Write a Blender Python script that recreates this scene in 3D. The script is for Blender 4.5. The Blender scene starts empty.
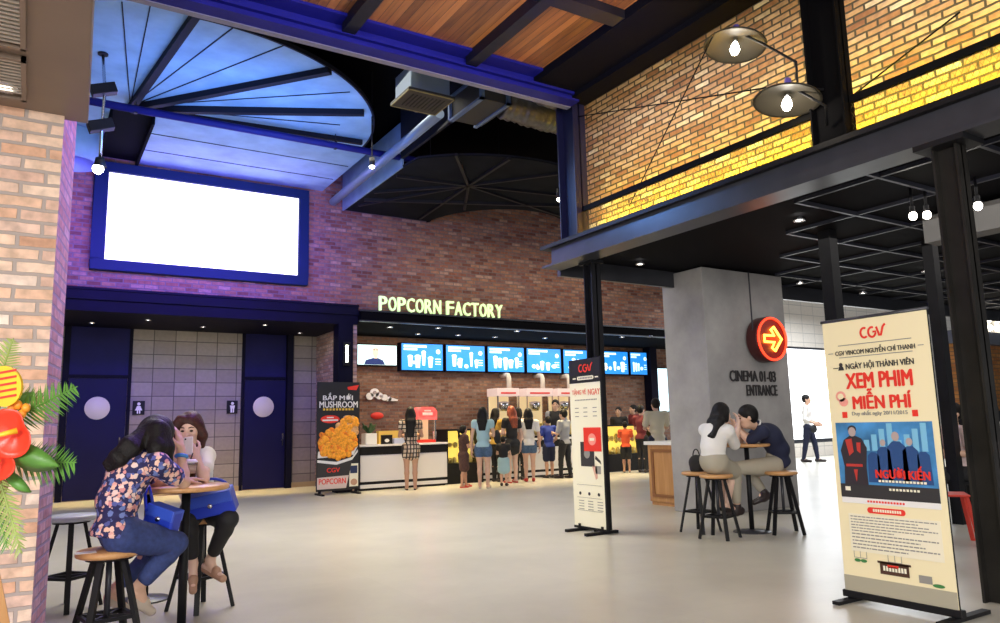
import bpy, bmesh, math, random
import numpy as np
from mathutils import Vector, Matrix
random.seed(7)
C = bpy.context.scene.collection
SC = bpy.context.scene
# ------------------------------------------------------------------ camera
YAW, PITCH, ROLL, FPX, CAMH = math.radians(32.0132), math.radians(8.6265), math.radians(-1.3817), 748.9, 1.2
_f = Vector((math.sin(YAW)*math.cos(PITCH), math.cos(YAW)*math.cos(PITCH), math.sin(PITCH)))
_r = Vector((math.cos(YAW), -math.sin(YAW), 0)); _u = _r.cross(_f)
_r, _u = _r*math.cos(ROLL)+_u*math.sin(ROLL), -_r*math.sin(ROLL)+_u*math.cos(ROLL)
CAMP = Vector((0, 0, CAMH))
cd = bpy.data.cameras.new('camera'); cam = bpy.data.objects.new('camera', cd); C.objects.link(cam)
cd.sensor_width = 36; cd.lens = 36*FPX/1000; cd.clip_start = .05; cd.clip_end = 200
cam.matrix_world = Matrix(((_r.x, _u.x, -_f.x, 0), (_r.y, _u.y, -_f.y, 0), (_r.z, _u.z, -_f.z, CAMH), (0, 0, 0, 1)))
SC.camera = cam
def G(px, py, **k):
    """point of the place seen at a photo pixel, on the plane x=, y=, z= or at camera depth d="""
    v = _r*((px-500)/FPX)-_u*((py-311.5)/FPX)+_f
    a, w = list(k.items())[0]
    if a == 'd': return CAMP+v*w
    i = 'xyz'.index(a)
    return CAMP+v*((w-CAMP[i])/v[i])
# ------------------------------------------------------------------ world, exposure
SC.view_settings.view_transform = 'Standard'; SC.view_settings.look = 'None'
SC.view_settings.gamma = 1; SC.view_settings.use_curve_mapping = False
SC.view_settings.exposure = 0.3
SC.cycles.use_denoising = True
SC.cycles.sample_clamp_indirect = 6
w = bpy.data.worlds.new('world'); SC.world = w; w.use_nodes = True
w.node_tree.nodes['Background'].inputs[0].default_value = (.86, .92, 1, 1)
w.node_tree.nodes['Background'].inputs[1].default_value = .22
# ------------------------------------------------------------------ lights
def lamp(name, kind, loc, energy, col, target=None, size=.3, size_y=None, spot=None, blend=.6, spread=None):
    l = bpy.data.lights.new(name, kind); l.energy = energy; l.color = col
    if kind == 'AREA':
        l.size = size
        if spread: l.spread = math.radians(spread)
        if size_y: l.shape = 'RECTANGLE'; l.size_y = size_y
    else: l.shadow_soft_size = size
    if kind == 'SPOT': l.spot_size = math.radians(spot or 70); l.spot_blend = blend
    o = bpy.data.objects.new(name, l); C.objects.link(o); o.location = loc
    if target is not None:
        o.rotation_euler = (Vector(target)-Vector(loc)).to_track_quat('-Z', 'Y').to_euler()
    return o
BLUE = (.03, .10, 1.0); SKYB = (.16, .40, 1.0); WARM = (1, .78, .5); YEL = (1, .66, .05); DAY = (1, .97, .93)
lamp('ceiling_blue_light', 'AREA', (2.4, 9.8, 4.3), 85, (.07, .28, 1), (2.0, 11.6, 6), 3, 1.6)
lamp('beam_blue_light', 'AREA', (2.6, 4.6, 4.2), 60, BLUE, (2.6, 6.6, 5.1), 4.0, .6)
lamp('wall_blue_light', 'AREA', (2.0, 11.6, 4.3), 120, (.20, .08, 1), (2.2, 14, 4.5), 4.5, .8, spread=110)
lamp('door_blue_light', 'AREA', (2.2, 12.2, 3.6), 12, (.10, .10, 1), (1.0, 16, 2.2), 3.0, .8)
lamp('pier_violet_light', 'SPOT', (2.4, 6.0, 4.7), 650, (.30, .14, 1), (.12, 5.1, 2.0), .1, spot=44)
lamp('floor_beam_blue_light', 'SPOT', (3.0, 8.0, 4.5), 160, SKYB, (5.25, 6.2, 3.2), .15, spot=50)
lamp('timber_fill_light', 'SPOT', (3.4, 2.5, 3.3), 330, WARM, (3.2, 4.6, 5.1), .2, spot=95)  # unseen warm spot, added to light up the timber boards
lamp('upper_wall_led', 'AREA', (6.10, 3.4, 3.36), 330, (1, .80, .03), (6.3, 3.4, 3.6), 8, .1, spread=115)
lamp('upper_wall_wash', 'AREA', (5.6, 3.5, 4.9), 26, (1, .93, .82), (6.3, 3.5, 4.4), 7, .4)
lamp('bar_ceiling_light', 'AREA', (9.5, 15.0, 3.25), 105, (1, .84, .6), (9.5, 15.2, 0), 7.5, .9)
lamp('bar_front_light', 'AREA', (9.0, 12.4, 5.0), 45, (1, .88, .72), (9.0, 13.6, 0), 6, 1)
lamp('bar_floor_light', 'AREA', (9.4, 13.55, 3.3), 75, (1, .76, .36), (9.4, 13.55, 0), 8, .2, spread=60)
lamp('restroom_wall_light', 'AREA', (2.6, 14.9, 3.2), 14, (1, .92, .8), (2.6, 15.6, 0), 5, .6)
lamp('restroom_floor_light', 'AREA', (2.4, 15.5, 3.2), 40, (1, .72, .28), (2.4, 15.5, 0), 5, .2, spread=50)
lamp('front_daylight', 'AREA', (1.5, -3.5, 3.4), 250, DAY, (4.5, 6, 1.2), 7, 4)
lamp('banner_fill_light', 'AREA', (-4, -2.5, 2.6), 480, DAY, (4.6, 3, 1.0), 4, 2.5)  # unseen fill lamp added behind the camera to brighten the banner
lamp('far_daylight', 'AREA', (18, 11.5, 4.4), 500, (.9, .95, 1), (18, 11.5, 0), 7, 5)
lamp('under_floor_light', 'AREA', (9, 4.2, 3.15), 50, (1, .95, .9), (9, 4.2, 0), 5, 4)
lamp('hall_light', 'AREA', (2.8, 9.2, 5.5), 210, (1, .93, .74), (3.2, 8.6, 0), 4, 3, spread=120)
# ------------------------------------------------------------------ helpers: objects
WM = {}
def M4(loc, rz=0): return Matrix.Translation(Vector(loc)) @ Matrix.Rotation(rz, 4, 'Z')
def thing(name, label, cat, loc=(0, 0, 0), rz=0, group=None):
    o = bpy.data.objects.new(name, None); C.objects.link(o); o.empty_display_size = .1
    o.location = loc; o.rotation_euler = (0, 0, rz); WM[o.name] = M4(loc, rz)
    return tag(o, label, cat, group)
def tag(o, label=None, cat=None, group=None, kind=None):
    if label: o['label'] = label
    if cat: o['category'] = cat
    if group: o['group'] = group
    if kind: o['kind'] = kind
    return o
def link(name, me, mat, parent=None, label=None, world=True):
    """one mesh object; with world=True the mesh is given in world coordinates"""
    o = bpy.data.objects.new(name, me); C.objects.link(o)
    if mat is not None:
        for m in (mat if isinstance(mat, (list, tuple)) else [mat]): me.materials.append(m)
    if parent is not None:
        o.parent = parent
        if world: me.transform(WM[parent.name].inverted())
        WM[o.name] = WM[parent.name]
    else:
        WM[o.name] = Matrix.Identity(4)
    if label: o['label'] = label
    return o
def copy_tree(o, parent=None):
    c = o.copy(); C.objects.link(c); WM[c.name] = WM[o.name]
    if parent is not None: c.parent = parent
    for ch in [x for x in bpy.data.objects if x.parent == o]: copy_tree(ch, c)
    return c
def recentre(o):
    """put a single-mesh thing's origin at the middle of its underside"""
    me = o.data; vs = [v.co for v in me.vertices]
    lo = Vector(map(min, zip(*vs))); hi = Vector(map(max, zip(*vs)))
    b = Vector(((lo.x+hi.x)/2, (lo.y+hi.y)/2, lo.z)); me.transform(Matrix.Translation(-b)); o.location = b
    WM[o.name] = Matrix.Translation(b); return o
class MB:
    def __init__(s): s.bm = bmesh.new(); s.mi = 0
    def _add(s, vs, fs, M=None, sm=False):
        vv = [s.bm.verts.new((M @ Vector(v)) if M is not None else Vector(v)) for v in vs]
        for f in fs:
            try: q = s.bm.faces.new([vv[i] for i in f]); q.material_index = s.mi; q.smooth = sm
            except ValueError: pass
        return s
    def box(s, lo, hi, M=None):
        x0, y0, z0 = lo; x1, y1, z1 = hi
        vs = [(x0,y0,z0),(x1,y0,z0),(x1,y1,z0),(x0,y1,z0),(x0,y0,z1),(x1,y0,z1),(x1,y1,z1),(x0,y1,z1)]
        return s._add(vs, [(0,3,2,1),(4,5,6,7),(0,1,5,4),(1,2,6,5),(2,3,7,6),(3,0,4,7)], M)
    def cbox(s, c, d, M=None):
        return s.box([c[i]-d[i]/2 for i in range(3)], [c[i]+d[i]/2 for i in range(3)], M)
    def bar(s, a, b, wd, th):
        """rectangular bar from a to b"""
        a, b = Vector(a), Vector(b); q = (b-a).to_track_quat('Z', 'Y').to_matrix().to_4x4()
        return s.box((-wd/2, -th/2, 0), (wd/2, th/2, (b-a).length), Matrix.Translation(a) @ q)
    def cyl(s, a, b, r0, r1=None, n=16, caps=True):
        a, b = Vector(a), Vector(b); r1 = r0 if r1 is None else r1
        q = (b-a).to_track_quat('Z', 'Y').to_matrix(); L = (b-a).length
        vs = []
        for k, (z, r) in enumerate(((0, r0), (L, r1))):
            for i in range(n):
                t = 2*math.pi*i/n; vs.append(a+q @ Vector((r*math.cos(t), r*math.sin(t), z)))
        s._add(vs, [(i, (i+1) % n, n+(i+1) % n, n+i) for i in range(n)], None, n > 8)
        if caps: s._add(vs[:n], [tuple(range(n))[::-1]]); s._add(vs[n:], [tuple(range(n))])
        return s
    def tube(s, pts, r, n=10, closed=False):
        pts = [Vector(p) for p in pts]; m = len(pts); vs = []
        rr = r if isinstance(r, (list, tuple)) else [r]*m
        ref = None
        for i, p in enumerate(pts):
            t = (pts[min(i+1, m-1)]-pts[max(i-1, 0)]).normalized()
            if closed: t = (pts[(i+1) % m]-pts[i-1]).normalized()
            if ref is None: ref = t.orthogonal()
            ref = (ref-t*ref.dot(t)).normalized(); bn = t.cross(ref)
            vs += [p+(ref*math.cos(2*math.pi*k/n)+bn*math.sin(2*math.pi*k/n))*rr[i] for k in range(n)]
        fs = []
        for i in range(m if closed else m-1):
            j = (i+1) % m
            fs += [(i*n+k, i*n+(k+1) % n, j*n+(k+1) % n, j*n+k) for k in range(n)]
        s._add(vs, fs, None, True)
        if not closed: s._add(vs[:n], [tuple(range(n))[::-1]]); s._add(vs[-n:], [tuple(range(n))])
        return s
    def lathe(s, prof, c=(0, 0, 0), n=32, M=None):
        vs, fs = [], []; m = len(prof)
        for i in range(n):
            t = 2*math.pi*i/n
            vs += [(c[0]+r*math.cos(t), c[1]+r*math.sin(t), c[2]+z) for r, z in prof]
        for i in range(n):
            j = (i+1) % n
            for k in range(m-1): fs.append((i*m+k, j*m+k, j*m+k+1, i*m+k+1))
        s._add(vs, fs, M, True)
        bmesh.ops.remove_doubles(s.bm, verts=s.bm.verts, dist=1e-5); return s
    def prism(s, poly, z0, z1, M=None):
        n = len(poly); vs = [(x, y, z0) for x, y in poly]+[(x, y, z1) for x, y in poly]
        return s._add(vs, [tuple(range(n))[::-1], tuple(range(n, 2*n))]+[(i, (i+1) % n, n+(i+1) % n, n+i) for i in range(n)], M)
    def ell(s, c, r, n=14, m=9, R=None):
        vs, fs = [], []
        for j in range(m+1):
            for i in range(n):
                ph = math.pi*j/m; t = 2*math.pi*i/n
                v = Vector((r[0]*math.sin(ph)*math.cos(t), r[1]*math.sin(ph)*math.sin(t), r[2]*math.cos(ph)))
                if R is not None: v = R @ v
                vs.append(Vector(c)+v)
        for j in range(m):
            for i in range(n): fs.append((j*n+i, (j+1)*n+i, (j+1)*n+(i+1) % n, j*n+(i+1) % n))
        s._add(vs, fs, None, True); return s
    def mesh(s, name):
        bmesh.ops.remove_doubles(s.bm, verts=s.bm.verts, dist=1e-6)
        bmesh.ops.recalc_face_normals(s.bm, faces=s.bm.faces)
        me = bpy.data.meshes.new(name); s.bm.to_mesh(me); s.bm.free(); return me
    def build(s, name, mat, parent=None, label=None, world=True, bevel=0, seg=2):
        o = link(name, s.mesh(name), mat, parent, label, world)
        if bevel:
            b = o.modifiers.new('bevel', 'BEVEL'); b.width = bevel; b.segments = seg; b.limit_method = 'ANGLE'
        return o
def struct(name, mb, mat, bevel=0):
    return tag(mb.build(name, mat, None, bevel=bevel), kind='structure')
def frame(o, ex, ey):
    """4x4 with origin o, x axis ex, y axis ey (z = out of the face)"""
    ex, ey = Vector(ex).normalized(), Vector(ey); ey = (ey-ex*ey.dot(ex)).normalized(); ez = ex.cross(ey)
    return Matrix(((ex.x, ey.x, ez.x, o[0]), (ex.y, ey.y, ez.y, o[1]), (ex.z, ey.z, ez.z, o[2]), (0, 0, 0, 1)))
def text(body, name, mat, parent, M, size=None, width=None, height=None, depth=.002, align='CENTER', bold=0, squash=None):
    """lettering as mesh; scaled to the given width and/or height, on plane M (x right, y up)"""
    cu = bpy.data.curves.new(name, 'FONT'); cu.body = body; cu.align_x = align; cu.extrude = depth/2; cu.size = 1
    cu.resolution_u = 3
    t = bpy.data.objects.new(name, cu); C.objects.link(t)
    dg = bpy.context.evaluated_depsgraph_get(); me = bpy.data.meshes.new_from_object(t.evaluated_get(dg))
    bpy.data.objects.remove(t); bpy.data.curves.remove(cu)
    xs = [v.co.x for v in me.vertices]; ys = [v.co.y for v in me.vertices]
    w0, h0 = max(xs)-min(xs), max(ys)-min(ys)
    sx = width/w0 if width else None; sy = height/h0 if height else None
    sx = sx or sy; sy = sy or sx
    cx = {'CENTER': (max(xs)+min(xs))/2, 'LEFT': min(xs), 'RIGHT': max(xs)}[align]; cy = (max(ys)+min(ys))/2
    if bold:                                  # heavier strokes: the same outlines again, a little to each side and up
        vs = [tuple(v.co) for v in me.vertices]; fs = [tuple(p.vertices) for p in me.polygons]; n = len(vs); V2, F2 = [], []
        for k, (dx, dy) in enumerate(((0, 0), (bold*1.6, 0), (-bold*1.6, 0), (0, bold*.8), (0, -bold*.8))):
            V2 += [(x+dx, y+dy, z+(.0004*k if z > 0 else -.0001*k)) for x, y, z in vs]; F2 += [tuple(i+n*k for i in f) for f in fs]
        bpy.data.meshes.remove(me); me = bpy.data.meshes.new(name); me.from_pydata(V2, [], F2); me.update()
    me.transform(M @ Matrix.Diagonal((sx, sy, 1, 1)) @ Matrix.Translation((-cx, -cy, depth/2)))
    return link(name, me, mat, parent)
# ------------------------------------------------------------------ helpers: materials
def mat(name, col, rough=.6, metal=0, emit=0, ecol=None, spec=.5, noise=0, nscale=8, bump=0, bscale=60, alpha=None, trans=0):
    m = bpy.data.materials.new(name); m.use_nodes = True; nt = m.node_tree; b = nt.nodes['Principled BSDF']
    b.inputs['Base Color'].default_value = (*col, 1); b.inputs['Roughness'].default_value = rough
    b.inputs['Metallic'].default_value = metal; b.inputs['Specular IOR Level'].default_value = spec
    if trans: b.inputs['Transmission Weight'].default_value = trans; b.inputs['IOR'].default_value = 1.02
    if emit:
        b.inputs['Emission Color'].default_value = (*(ecol or col), 1); b.inputs['Emission Strength'].default_value = emit
    N = nt.nodes.new; L = nt.links.new
    if noise or bump:
        tc = N('ShaderNodeTexCoord')
    if noise:
        n = N('ShaderNodeTexNoise'); n.inputs['Scale'].default_value = nscale; n.inputs['Detail'].default_value = 6
        L(tc.outputs['Object'], n.inputs['Vector'])
        r = N('ShaderNodeMapRange'); r.inputs['From Min'].default_value = .3; r.inputs['From Max'].default_value = .7
        r.inputs['To Min'].default_value = 1-noise; r.inputs['To Max'].default_value = 1+noise
        L(n.outputs['Fac'], r.inputs['Value'])
        v = N('ShaderNodeVectorMath'); v.operation = 'SCALE'; v.inputs[0].default_value = col; L(r.outputs[0], v.inputs['Scale'])
        L(v.outputs[0], b.inputs['Base Color'])
    if bump:
        n2 = N('ShaderNodeTexNoise'); n2.inputs['Scale'].default_value = bscale; n2.inputs['Detail'].default_value = 4
        L(tc.outputs['Object'], n2.inputs['Vector'])
        bp = N('ShaderNodeBump'); bp.inputs['Strength'].default_value = bump; bp.inputs['Distance'].default_value = .01
        L(n2.outputs['Fac'], bp.inputs['Height']); L(bp.outputs[0], b.inputs['Normal'])
    return m
def ramp(nt, pts, interp='LINEAR'):
    r = nt.nodes.new('ShaderNodeValToRGB'); r.color_ramp.interpolation = interp
    e = r.color_ramp.elements
    while len(e) < len(pts): e.new(.5)
    for q, (p, c) in zip(e, pts): q.position = p; q.color = (*c, 1)
    return r
def brick_mat(name, axes, cols, mortar, bw=.24, bh=.08, ms=.012, rough=.85, offset=.5, bump=.6, stain=.25):
    """bricks or tiles on the plane of the two world axes given, e.g. 'xz'"""
    m = bpy.data.materials.new(name); m.use_nodes = True; nt = m.node_tree; N = nt.nodes.new; L = nt.links.new
    b = nt.nodes['Principled BSDF']; b.inputs['Roughness'].default_value = rough
    g = N('ShaderNodeNewGeometry'); s = N('ShaderNodeSeparateXYZ'); L(g.outputs['Position'], s.inputs[0])
    c = N('ShaderNodeCombineXYZ')
    for i, a in enumerate(axes): L(s.outputs['XYZ'.index(a.upper())], c.inputs[i])
    # slightly uneven courses
    nz = N('ShaderNodeTexNoise'); nz.inputs['Scale'].default_value = 9; L(c.outputs[0], nz.inputs['Vector'])
    va = N('ShaderNodeVectorMath'); va.operation = 'MULTIPLY_ADD'; va.inputs[1].default_value = (.012, .012, 0) if offset else (0, 0, 0)
    L(nz.outputs['Color'], va.inputs[0]); L(c.outputs[0], va.inputs[2])
    t = N('ShaderNodeTexBrick'); t.offset = offset; t.inputs['Scale'].default_value = 1
    t.inputs['Brick Width'].default_value = bw; t.inputs['Row Height'].default_value = bh; t.inputs['Mortar Size'].default_value = ms
    t.inputs['Mortar Smooth'].default_value = .3; t.inputs['Bias'].default_value = 0
    t.inputs['Color1'].default_value = (0, 0, 0, 1); t.inputs['Color2'].default_value = (1, 1, 1, 1); t.inputs['Mortar'].default_value = (.5, .5, .5, 1)
    L(va.outputs[0], t.inputs['Vector'])
    k = len(cols); r = ramp(nt, [(i/(k-1), q) for i, q in enumerate(cols)]); L(t.outputs['Color'], r.inputs[0])
    n = N('ShaderNodeTexNoise'); n.inputs['Scale'].default_value = 14; n.inputs['Detail'].default_value = 8; L(c.outputs[0], n.inputs['Vector'])
    mr = N('ShaderNodeMapRange'); mr.inputs['From Min'].default_value = .3; mr.inputs['From Max'].default_value = .7
    mr.inputs['To Min'].default_value = 1-stain; mr.inputs['To Max'].default_value = 1+stain; L(n.outputs['Fac'], mr.inputs['Value'])
    v = N('ShaderNodeVectorMath'); v.operation = 'SCALE'; L(r.outputs[0], v.inputs[0]); L(mr.outputs[0], v.inputs['Scale'])
    mx = N('ShaderNodeMix'); mx.data_type = 'RGBA'; L(t.outputs['Fac'], mx.inputs['Factor']); L(v.outputs[0], mx.inputs['A']); mx.inputs['B'].default_value = (*mortar, 1)
    L(mx.outputs['Result'], b.inputs['Base Color'])
    if bump:
        h = N('ShaderNodeMath'); h.operation = 'MULTIPLY_ADD'; L(t.outputs['Fac'], h.inputs[0]); h.inputs[1].default_value = -1; L(n.outputs['Fac'], h.inputs[2])
        bp = N('ShaderNodeBump'); bp.inputs['Strength'].default_value = bump; bp.inputs['Distance'].default_value = .012; L(h.outputs[0], bp.inputs['Height']); L(bp.outputs[0], b.inputs['Normal'])
    return m
def wood_mat(name, c1, c2, along='y', width=.09, rough=.45, seam=.04):
    """boards running along one world axis, each its own shade; width 0 = one plain piece"""
    m = bpy.data.materials.new(name); m.use_nodes = True; nt = m.node_tree; N = nt.nodes.new; L = nt.links.new
    b = nt.nodes['Principled BSDF']; b.inputs['Roughness'].default_value = rough
    g = N('ShaderNodeTexCoord'); s = N('ShaderNodeSeparateXYZ'); L(g.outputs['Object'], s.inputs[0])
    cross = {'y': 0, 'x': 1, 'z': 0}[along]; al = 'xyz'.index(along)
    mp = N('ShaderNodeMapping'); sc = [18, 18, 18]; sc[al] = 1.6; mp.inputs['Scale'].default_value = sc; L(g.outputs['Object'], mp.inputs[0])
    n = N('ShaderNodeTexNoise'); n.inputs['Scale'].default_value = 1.5; n.inputs['Detail'].default_value = 7; L(mp.outputs[0], n.inputs['Vector'])
    fac = n.outputs['Fac']
    if width:
        d = N('ShaderNodeMath'); d.operation = 'DIVIDE'; L(s.outputs[cross], d.inputs[0]); d.inputs[1].default_value = width
        fl = N('ShaderNodeMath'); fl.operation = 'FLOOR'; L(d.outputs[0], fl.inputs[0])
        wn = N('ShaderNodeTexWhiteNoise'); wn.noise_dimensions = '1D'; L(fl.outputs[0], wn.inputs['W'])
        a = N('ShaderNodeMath'); a.operation = 'MULTIPLY_ADD'; L(wn.outputs['Value'], a.inputs[0]); a.inputs[1].default_value = .5; 
        a2 = N('ShaderNodeMath'); a2.operation = 'MULTIPLY'; L(fac, a2.inputs[0]); a2.inputs[1].default_value = .5
        L(a2.outputs[0], a.inputs[2]); fac = a.outputs[0]
    r = ramp(nt, [(.2, c1), (.8, c2)]); L(fac, r.inputs[0]); out = r.outputs[0]
    if width:
        fr = N('ShaderNodeMath'); fr.operation = 'FRACT'; L(d.outputs[0], fr.inputs[0])
        gt = N('ShaderNodeMath'); gt.operation = 'LESS_THAN'; L(fr.outputs[0], gt.inputs[0]); gt.inputs[1].default_value = seam
        mx = N('ShaderNodeMix'); mx.data_type = 'RGBA'; L(gt.outputs[0], mx.inputs['Factor']); L(out, mx.inputs['A']); mx.inputs['B'].default_value = (.02, .01, .006, 1)
        out = mx.outputs['Result']
    L(out, b.inputs['Base Color']); return m
def concrete_mat(name, c1, c2, rough=.7, tile=None, joint=(.3, .3, .3), scale=1.2):
    m = bpy.data.materials.new(name); m.use_nodes = True; nt = m.node_tree; N = nt.nodes.new; L = nt.links.new
    b = nt.nodes['Principled BSDF']; b.inputs['Roughness'].default_value = rough
    g = N('ShaderNodeNewGeometry')
    n = N('ShaderNodeTexNoise'); n.inputs['Scale'].default_value = scale; n.inputs['Detail'].default_value = 9; n.inputs['Roughness'].default_value = .62; L(g.outputs['Position'], n.inputs['Vector'])
    r = ramp(nt, [(.32, c1), (.68, c2)]); L(n.outputs['Fac'], r.inputs[0]); out = r.outputs[0]
    if tile:
        t = N('ShaderNodeTexBrick'); t.offset = 0; t.inputs['Scale'].default_value = 1; t.inputs['Brick Width'].default_value = tile; t.inputs['Row Height'].default_value = tile
        t.inputs['Mortar Size'].default_value = .004; t.inputs['Color1'].default_value = (.975, .975, .975, 1); t.inputs['Color2'].default_value = (1.02, 1.02, 1.02, 1); t.inputs['Mortar'].default_value = (*joint, 1)
        L(g.outputs['Position'], t.inputs['Vector'])
        mx = N('ShaderNodeMix'); mx.data_type = 'RGBA'; mx.blend_type = 'MULTIPLY'; mx.inputs['Factor'].default_value = 1; L(out, mx.inputs['A']); L(t.outputs['Color'], mx.inputs['B']); out = mx.outputs['Result']
    L(out, b.inputs['Base Color'])
    n2 = N('ShaderNodeTexNoise'); n2.inputs['Scale'].default_value = 40; n2.inputs['Detail'].default_value = 5; L(g.outputs['Position'], n2.inputs['Vector'])
    bp = N('ShaderNodeBump'); bp.inputs['Strength'].default_value = .12; bp.inputs['Distance'].default_value = .004; L(n2.outputs['Fac'], bp.inputs['Height']); L(bp.outputs[0], b.inputs['Normal'])
    return m
def pattern_mat(name, base, spots, scale=22, rough=.8):
    """voronoi blossoms of several colours on a ground colour"""
    m = bpy.data.materials.new(name); m.use_nodes = True; nt = m.node_tree; N = nt.nodes.new; L = nt.links.new
    b = nt.nodes['Principled BSDF']; b.inputs['Roughness'].default_value = rough
    g = N('ShaderNodeTexCoord'); nz = N('ShaderNodeTexNoise'); nz.inputs['Scale'].default_value = scale*1.8; L(g.outputs['Object'], nz.inputs['Vector'])
    va = N('ShaderNodeVectorMath'); va.operation = 'MULTIPLY_ADD'; va.inputs[1].default_value = (.8/scale,)*3; L(nz.outputs['Color'], va.inputs[0]); L(g.outputs['Object'], va.inputs[2])
    v = N('ShaderNodeTexVoronoi'); v.inputs['Scale'].default_value = scale; L(va.outputs[0], v.inputs['Vector'])
    sp = N('ShaderNodeSeparateColor'); L(v.outputs['Color'], sp.inputs[0])
    r = ramp(nt, [(i/len(spots), c) for i, c in enumerate(spots)], 'CONSTANT'); L(sp.outputs[0], r.inputs[0])
    lt = N('ShaderNodeMath'); lt.operation = 'LESS_THAN'; L(v.outputs['Distance'], lt.inputs[0]); lt.inputs[1].default_value = .53
    mx = N('ShaderNodeMix'); mx.data_type = 'RGBA'; L(lt.outputs[0], mx.inputs['Factor']); mx.inputs['A'].default_value = (*base, 1); L(r.outputs[0], mx.inputs['B'])
    L(mx.outputs['Result'], b.inputs['Base Color']); return m
def plaid_mat(name, c0, c1, c2, s=28):
    m = bpy.data.materials.new(name); m.use_nodes = True; nt = m.node_tree; N = nt.nodes.new; L = nt.links.new
    b = nt.nodes['Principled BSDF']; b.inputs['Roughness'].default_value = .85
    g = N('ShaderNodeNewGeometry'); t = N('ShaderNodeTexBrick'); t.offset = 0; t.inputs['Scale'].default_value = 1
    sp = N('ShaderNodeSeparateXYZ'); L(g.outputs['Position'], sp.inputs[0]); cb = N('ShaderNodeCombineXYZ'); L(sp.outputs[0], cb.inputs[0]); L(sp.outputs[2], cb.inputs[1])
    t.inputs['Brick Width'].default_value = 1.6/s; t.inputs['Row Height'].default_value = 2.2/s; t.inputs['Mortar Size'].default_value = .3/s
    t.inputs['Color1'].default_value = (*c0, 1); t.inputs['Color2'].default_value = (*c1, 1); t.inputs['Mortar'].default_value = (*c2, 1)
    L(cb.outputs[0], t.inputs['Vector']); L(t.outputs['Color'], b.inputs['Base Color']); return m
# ------------------------------------------------------------------ materials
M = {}
M['black'] = mat('black_steel', (.008, .008, .010), .5, spec=.25, noise=.3, nscale=5)
M['steel'] = mat('grey_painted_steel', (.045, .047, .058), .33, .2, noise=.15, nscale=4)
M['bluelitsteel'] = mat('blue_lit_steel', (.010, .011, .13), .5, spec=.2, noise=.12, nscale=4)  # dark steel, the blue lighting on it put into the base colour
M['void'] = mat('black_ceiling', (.004, .004, .005), .9, spec=.05)
M['fan'] = mat('pale_ceiling_board', (.26, .40, .52), .75, noise=.18, nscale=2.5)
M['rib'] = mat('dark_rib', (.008, .009, .016), .7, spec=.2)
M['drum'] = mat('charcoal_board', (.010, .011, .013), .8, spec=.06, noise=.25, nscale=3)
M['drumside'] = mat('blue_lit_board', (.20, .29, .38), .7, noise=.15, nscale=3)  # blue light falling on this side is put into the base colour
M['brick_back'] = brick_mat('brick_back_wall', 'xz', [(.15, .05, .035), (.27, .10, .06), (.36, .17, .10), (.20, .085, .07), (.42, .24, .17)], (.17, .13, .12), .22, .075, .010)
M['brick_warm'] = brick_mat('brick_bar_wall', 'xz', [(.13, .055, .035), (.22, .10, .06), (.30, .16, .10), (.17, .08, .055), (.28, .17, .13)], (.17, .13, .11), .22, .075, .010)
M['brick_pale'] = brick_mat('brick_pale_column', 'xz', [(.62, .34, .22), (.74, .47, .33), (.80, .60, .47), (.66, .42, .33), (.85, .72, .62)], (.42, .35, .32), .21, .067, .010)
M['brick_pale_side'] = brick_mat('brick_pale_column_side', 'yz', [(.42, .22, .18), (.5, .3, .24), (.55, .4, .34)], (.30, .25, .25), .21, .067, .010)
M['brick_mezz'] = brick_mat('brick_upper_wall', 'yz', [(.24, .10, .05), (.38, .20, .10), (.50, .33, .20), (.30, .14, .07), (.62, .50, .36)], (.055, .04, .03), .22, .068, .012)
M['tile'] = brick_mat('grey_wall_tile', 'xz', [(.245, .215, .175), (.285, .25, .205), (.32, .285, .235)], (.07, .06, .05), .40, .275, .009, .55, 0, .15, .08)
M['tile_white'] = brick_mat('white_wall_tile', 'xz', [(.78, .72, .64), (.84, .78, .70), (.80, .75, .68)], (.55, .52, .48), .6, .3, .012, .5, 0, .1, .04)
M['door'] = mat('navy_door', (.005, .005, .046), .55, spec=.2, noise=.12, nscale=2)
M['doorpanel'] = mat('navy_panel', (.007, .007, .07), .6, spec=.2, noise=.15, nscale=2)
M['cream'] = mat('cream_plate', (.72, .68, .56), .5)
M['white'] = mat('white', (.82, .81, .79), .5)
M['whitegloss'] = mat('white_laminate', (.74, .73, .75), .25)
M['floor'] = concrete_mat('floor_concrete', (.47, .447, .39), (.58, .555, .485), .30, 1.2, (.955, .95, .945), .9)
M['concrete'] = concrete_mat('column_concrete', (.27, .265, .265), (.40, .39, .385), .8, None, (.3,)*3, 1.6)
M['woodceil'] = wood_mat('timber_boards', (.085, .026, .006), (.46, .175, .03), 'y', .085, .4, .06)
M['woodseat'] = wood_mat('oak_top', (.46, .22, .075), (.68, .38, .16), 'y', 0, .35)
M['wooddesk'] = wood_mat('oak_cabinet', (.40, .19, .065), (.56, .30, .12), 'z', 0, .4)
M['brown'] = mat('brown_soffit', (.20, .145, .11), .45, noise=.1, nscale=2)
M['grille'] = mat('grille_slat', (.46, .42, .37), .4, .3)
M['screen'] = mat('lit_screen', (1, 1, 1), .5, emit=1.5)
M['screenframe'] = mat('blue_screen_frame', (.003, .016, .055), .6, spec=.2)
M['fascia'] = mat('navy_fascia', (.003, .003, .013), .7, spec=.15, noise=.2, nscale=2)
M['bulb'] = mat('lit_bulb', (1, .93, .8), .5, emit=14)
M['bulbs'] = mat('lit_downlight', (1, .95, .85), .5, emit=9)
M['letter'] = mat('lit_letter_face', (.80, .95, .62), .4, emit=.55, ecol=(.70, 1, .40))
M['chrome'] = mat('chrome', (.6, .6, .62), .2, 1)
M['shade'] = mat('dark_lamp_shade', (.055, .05, .04), .35, .5)
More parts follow.
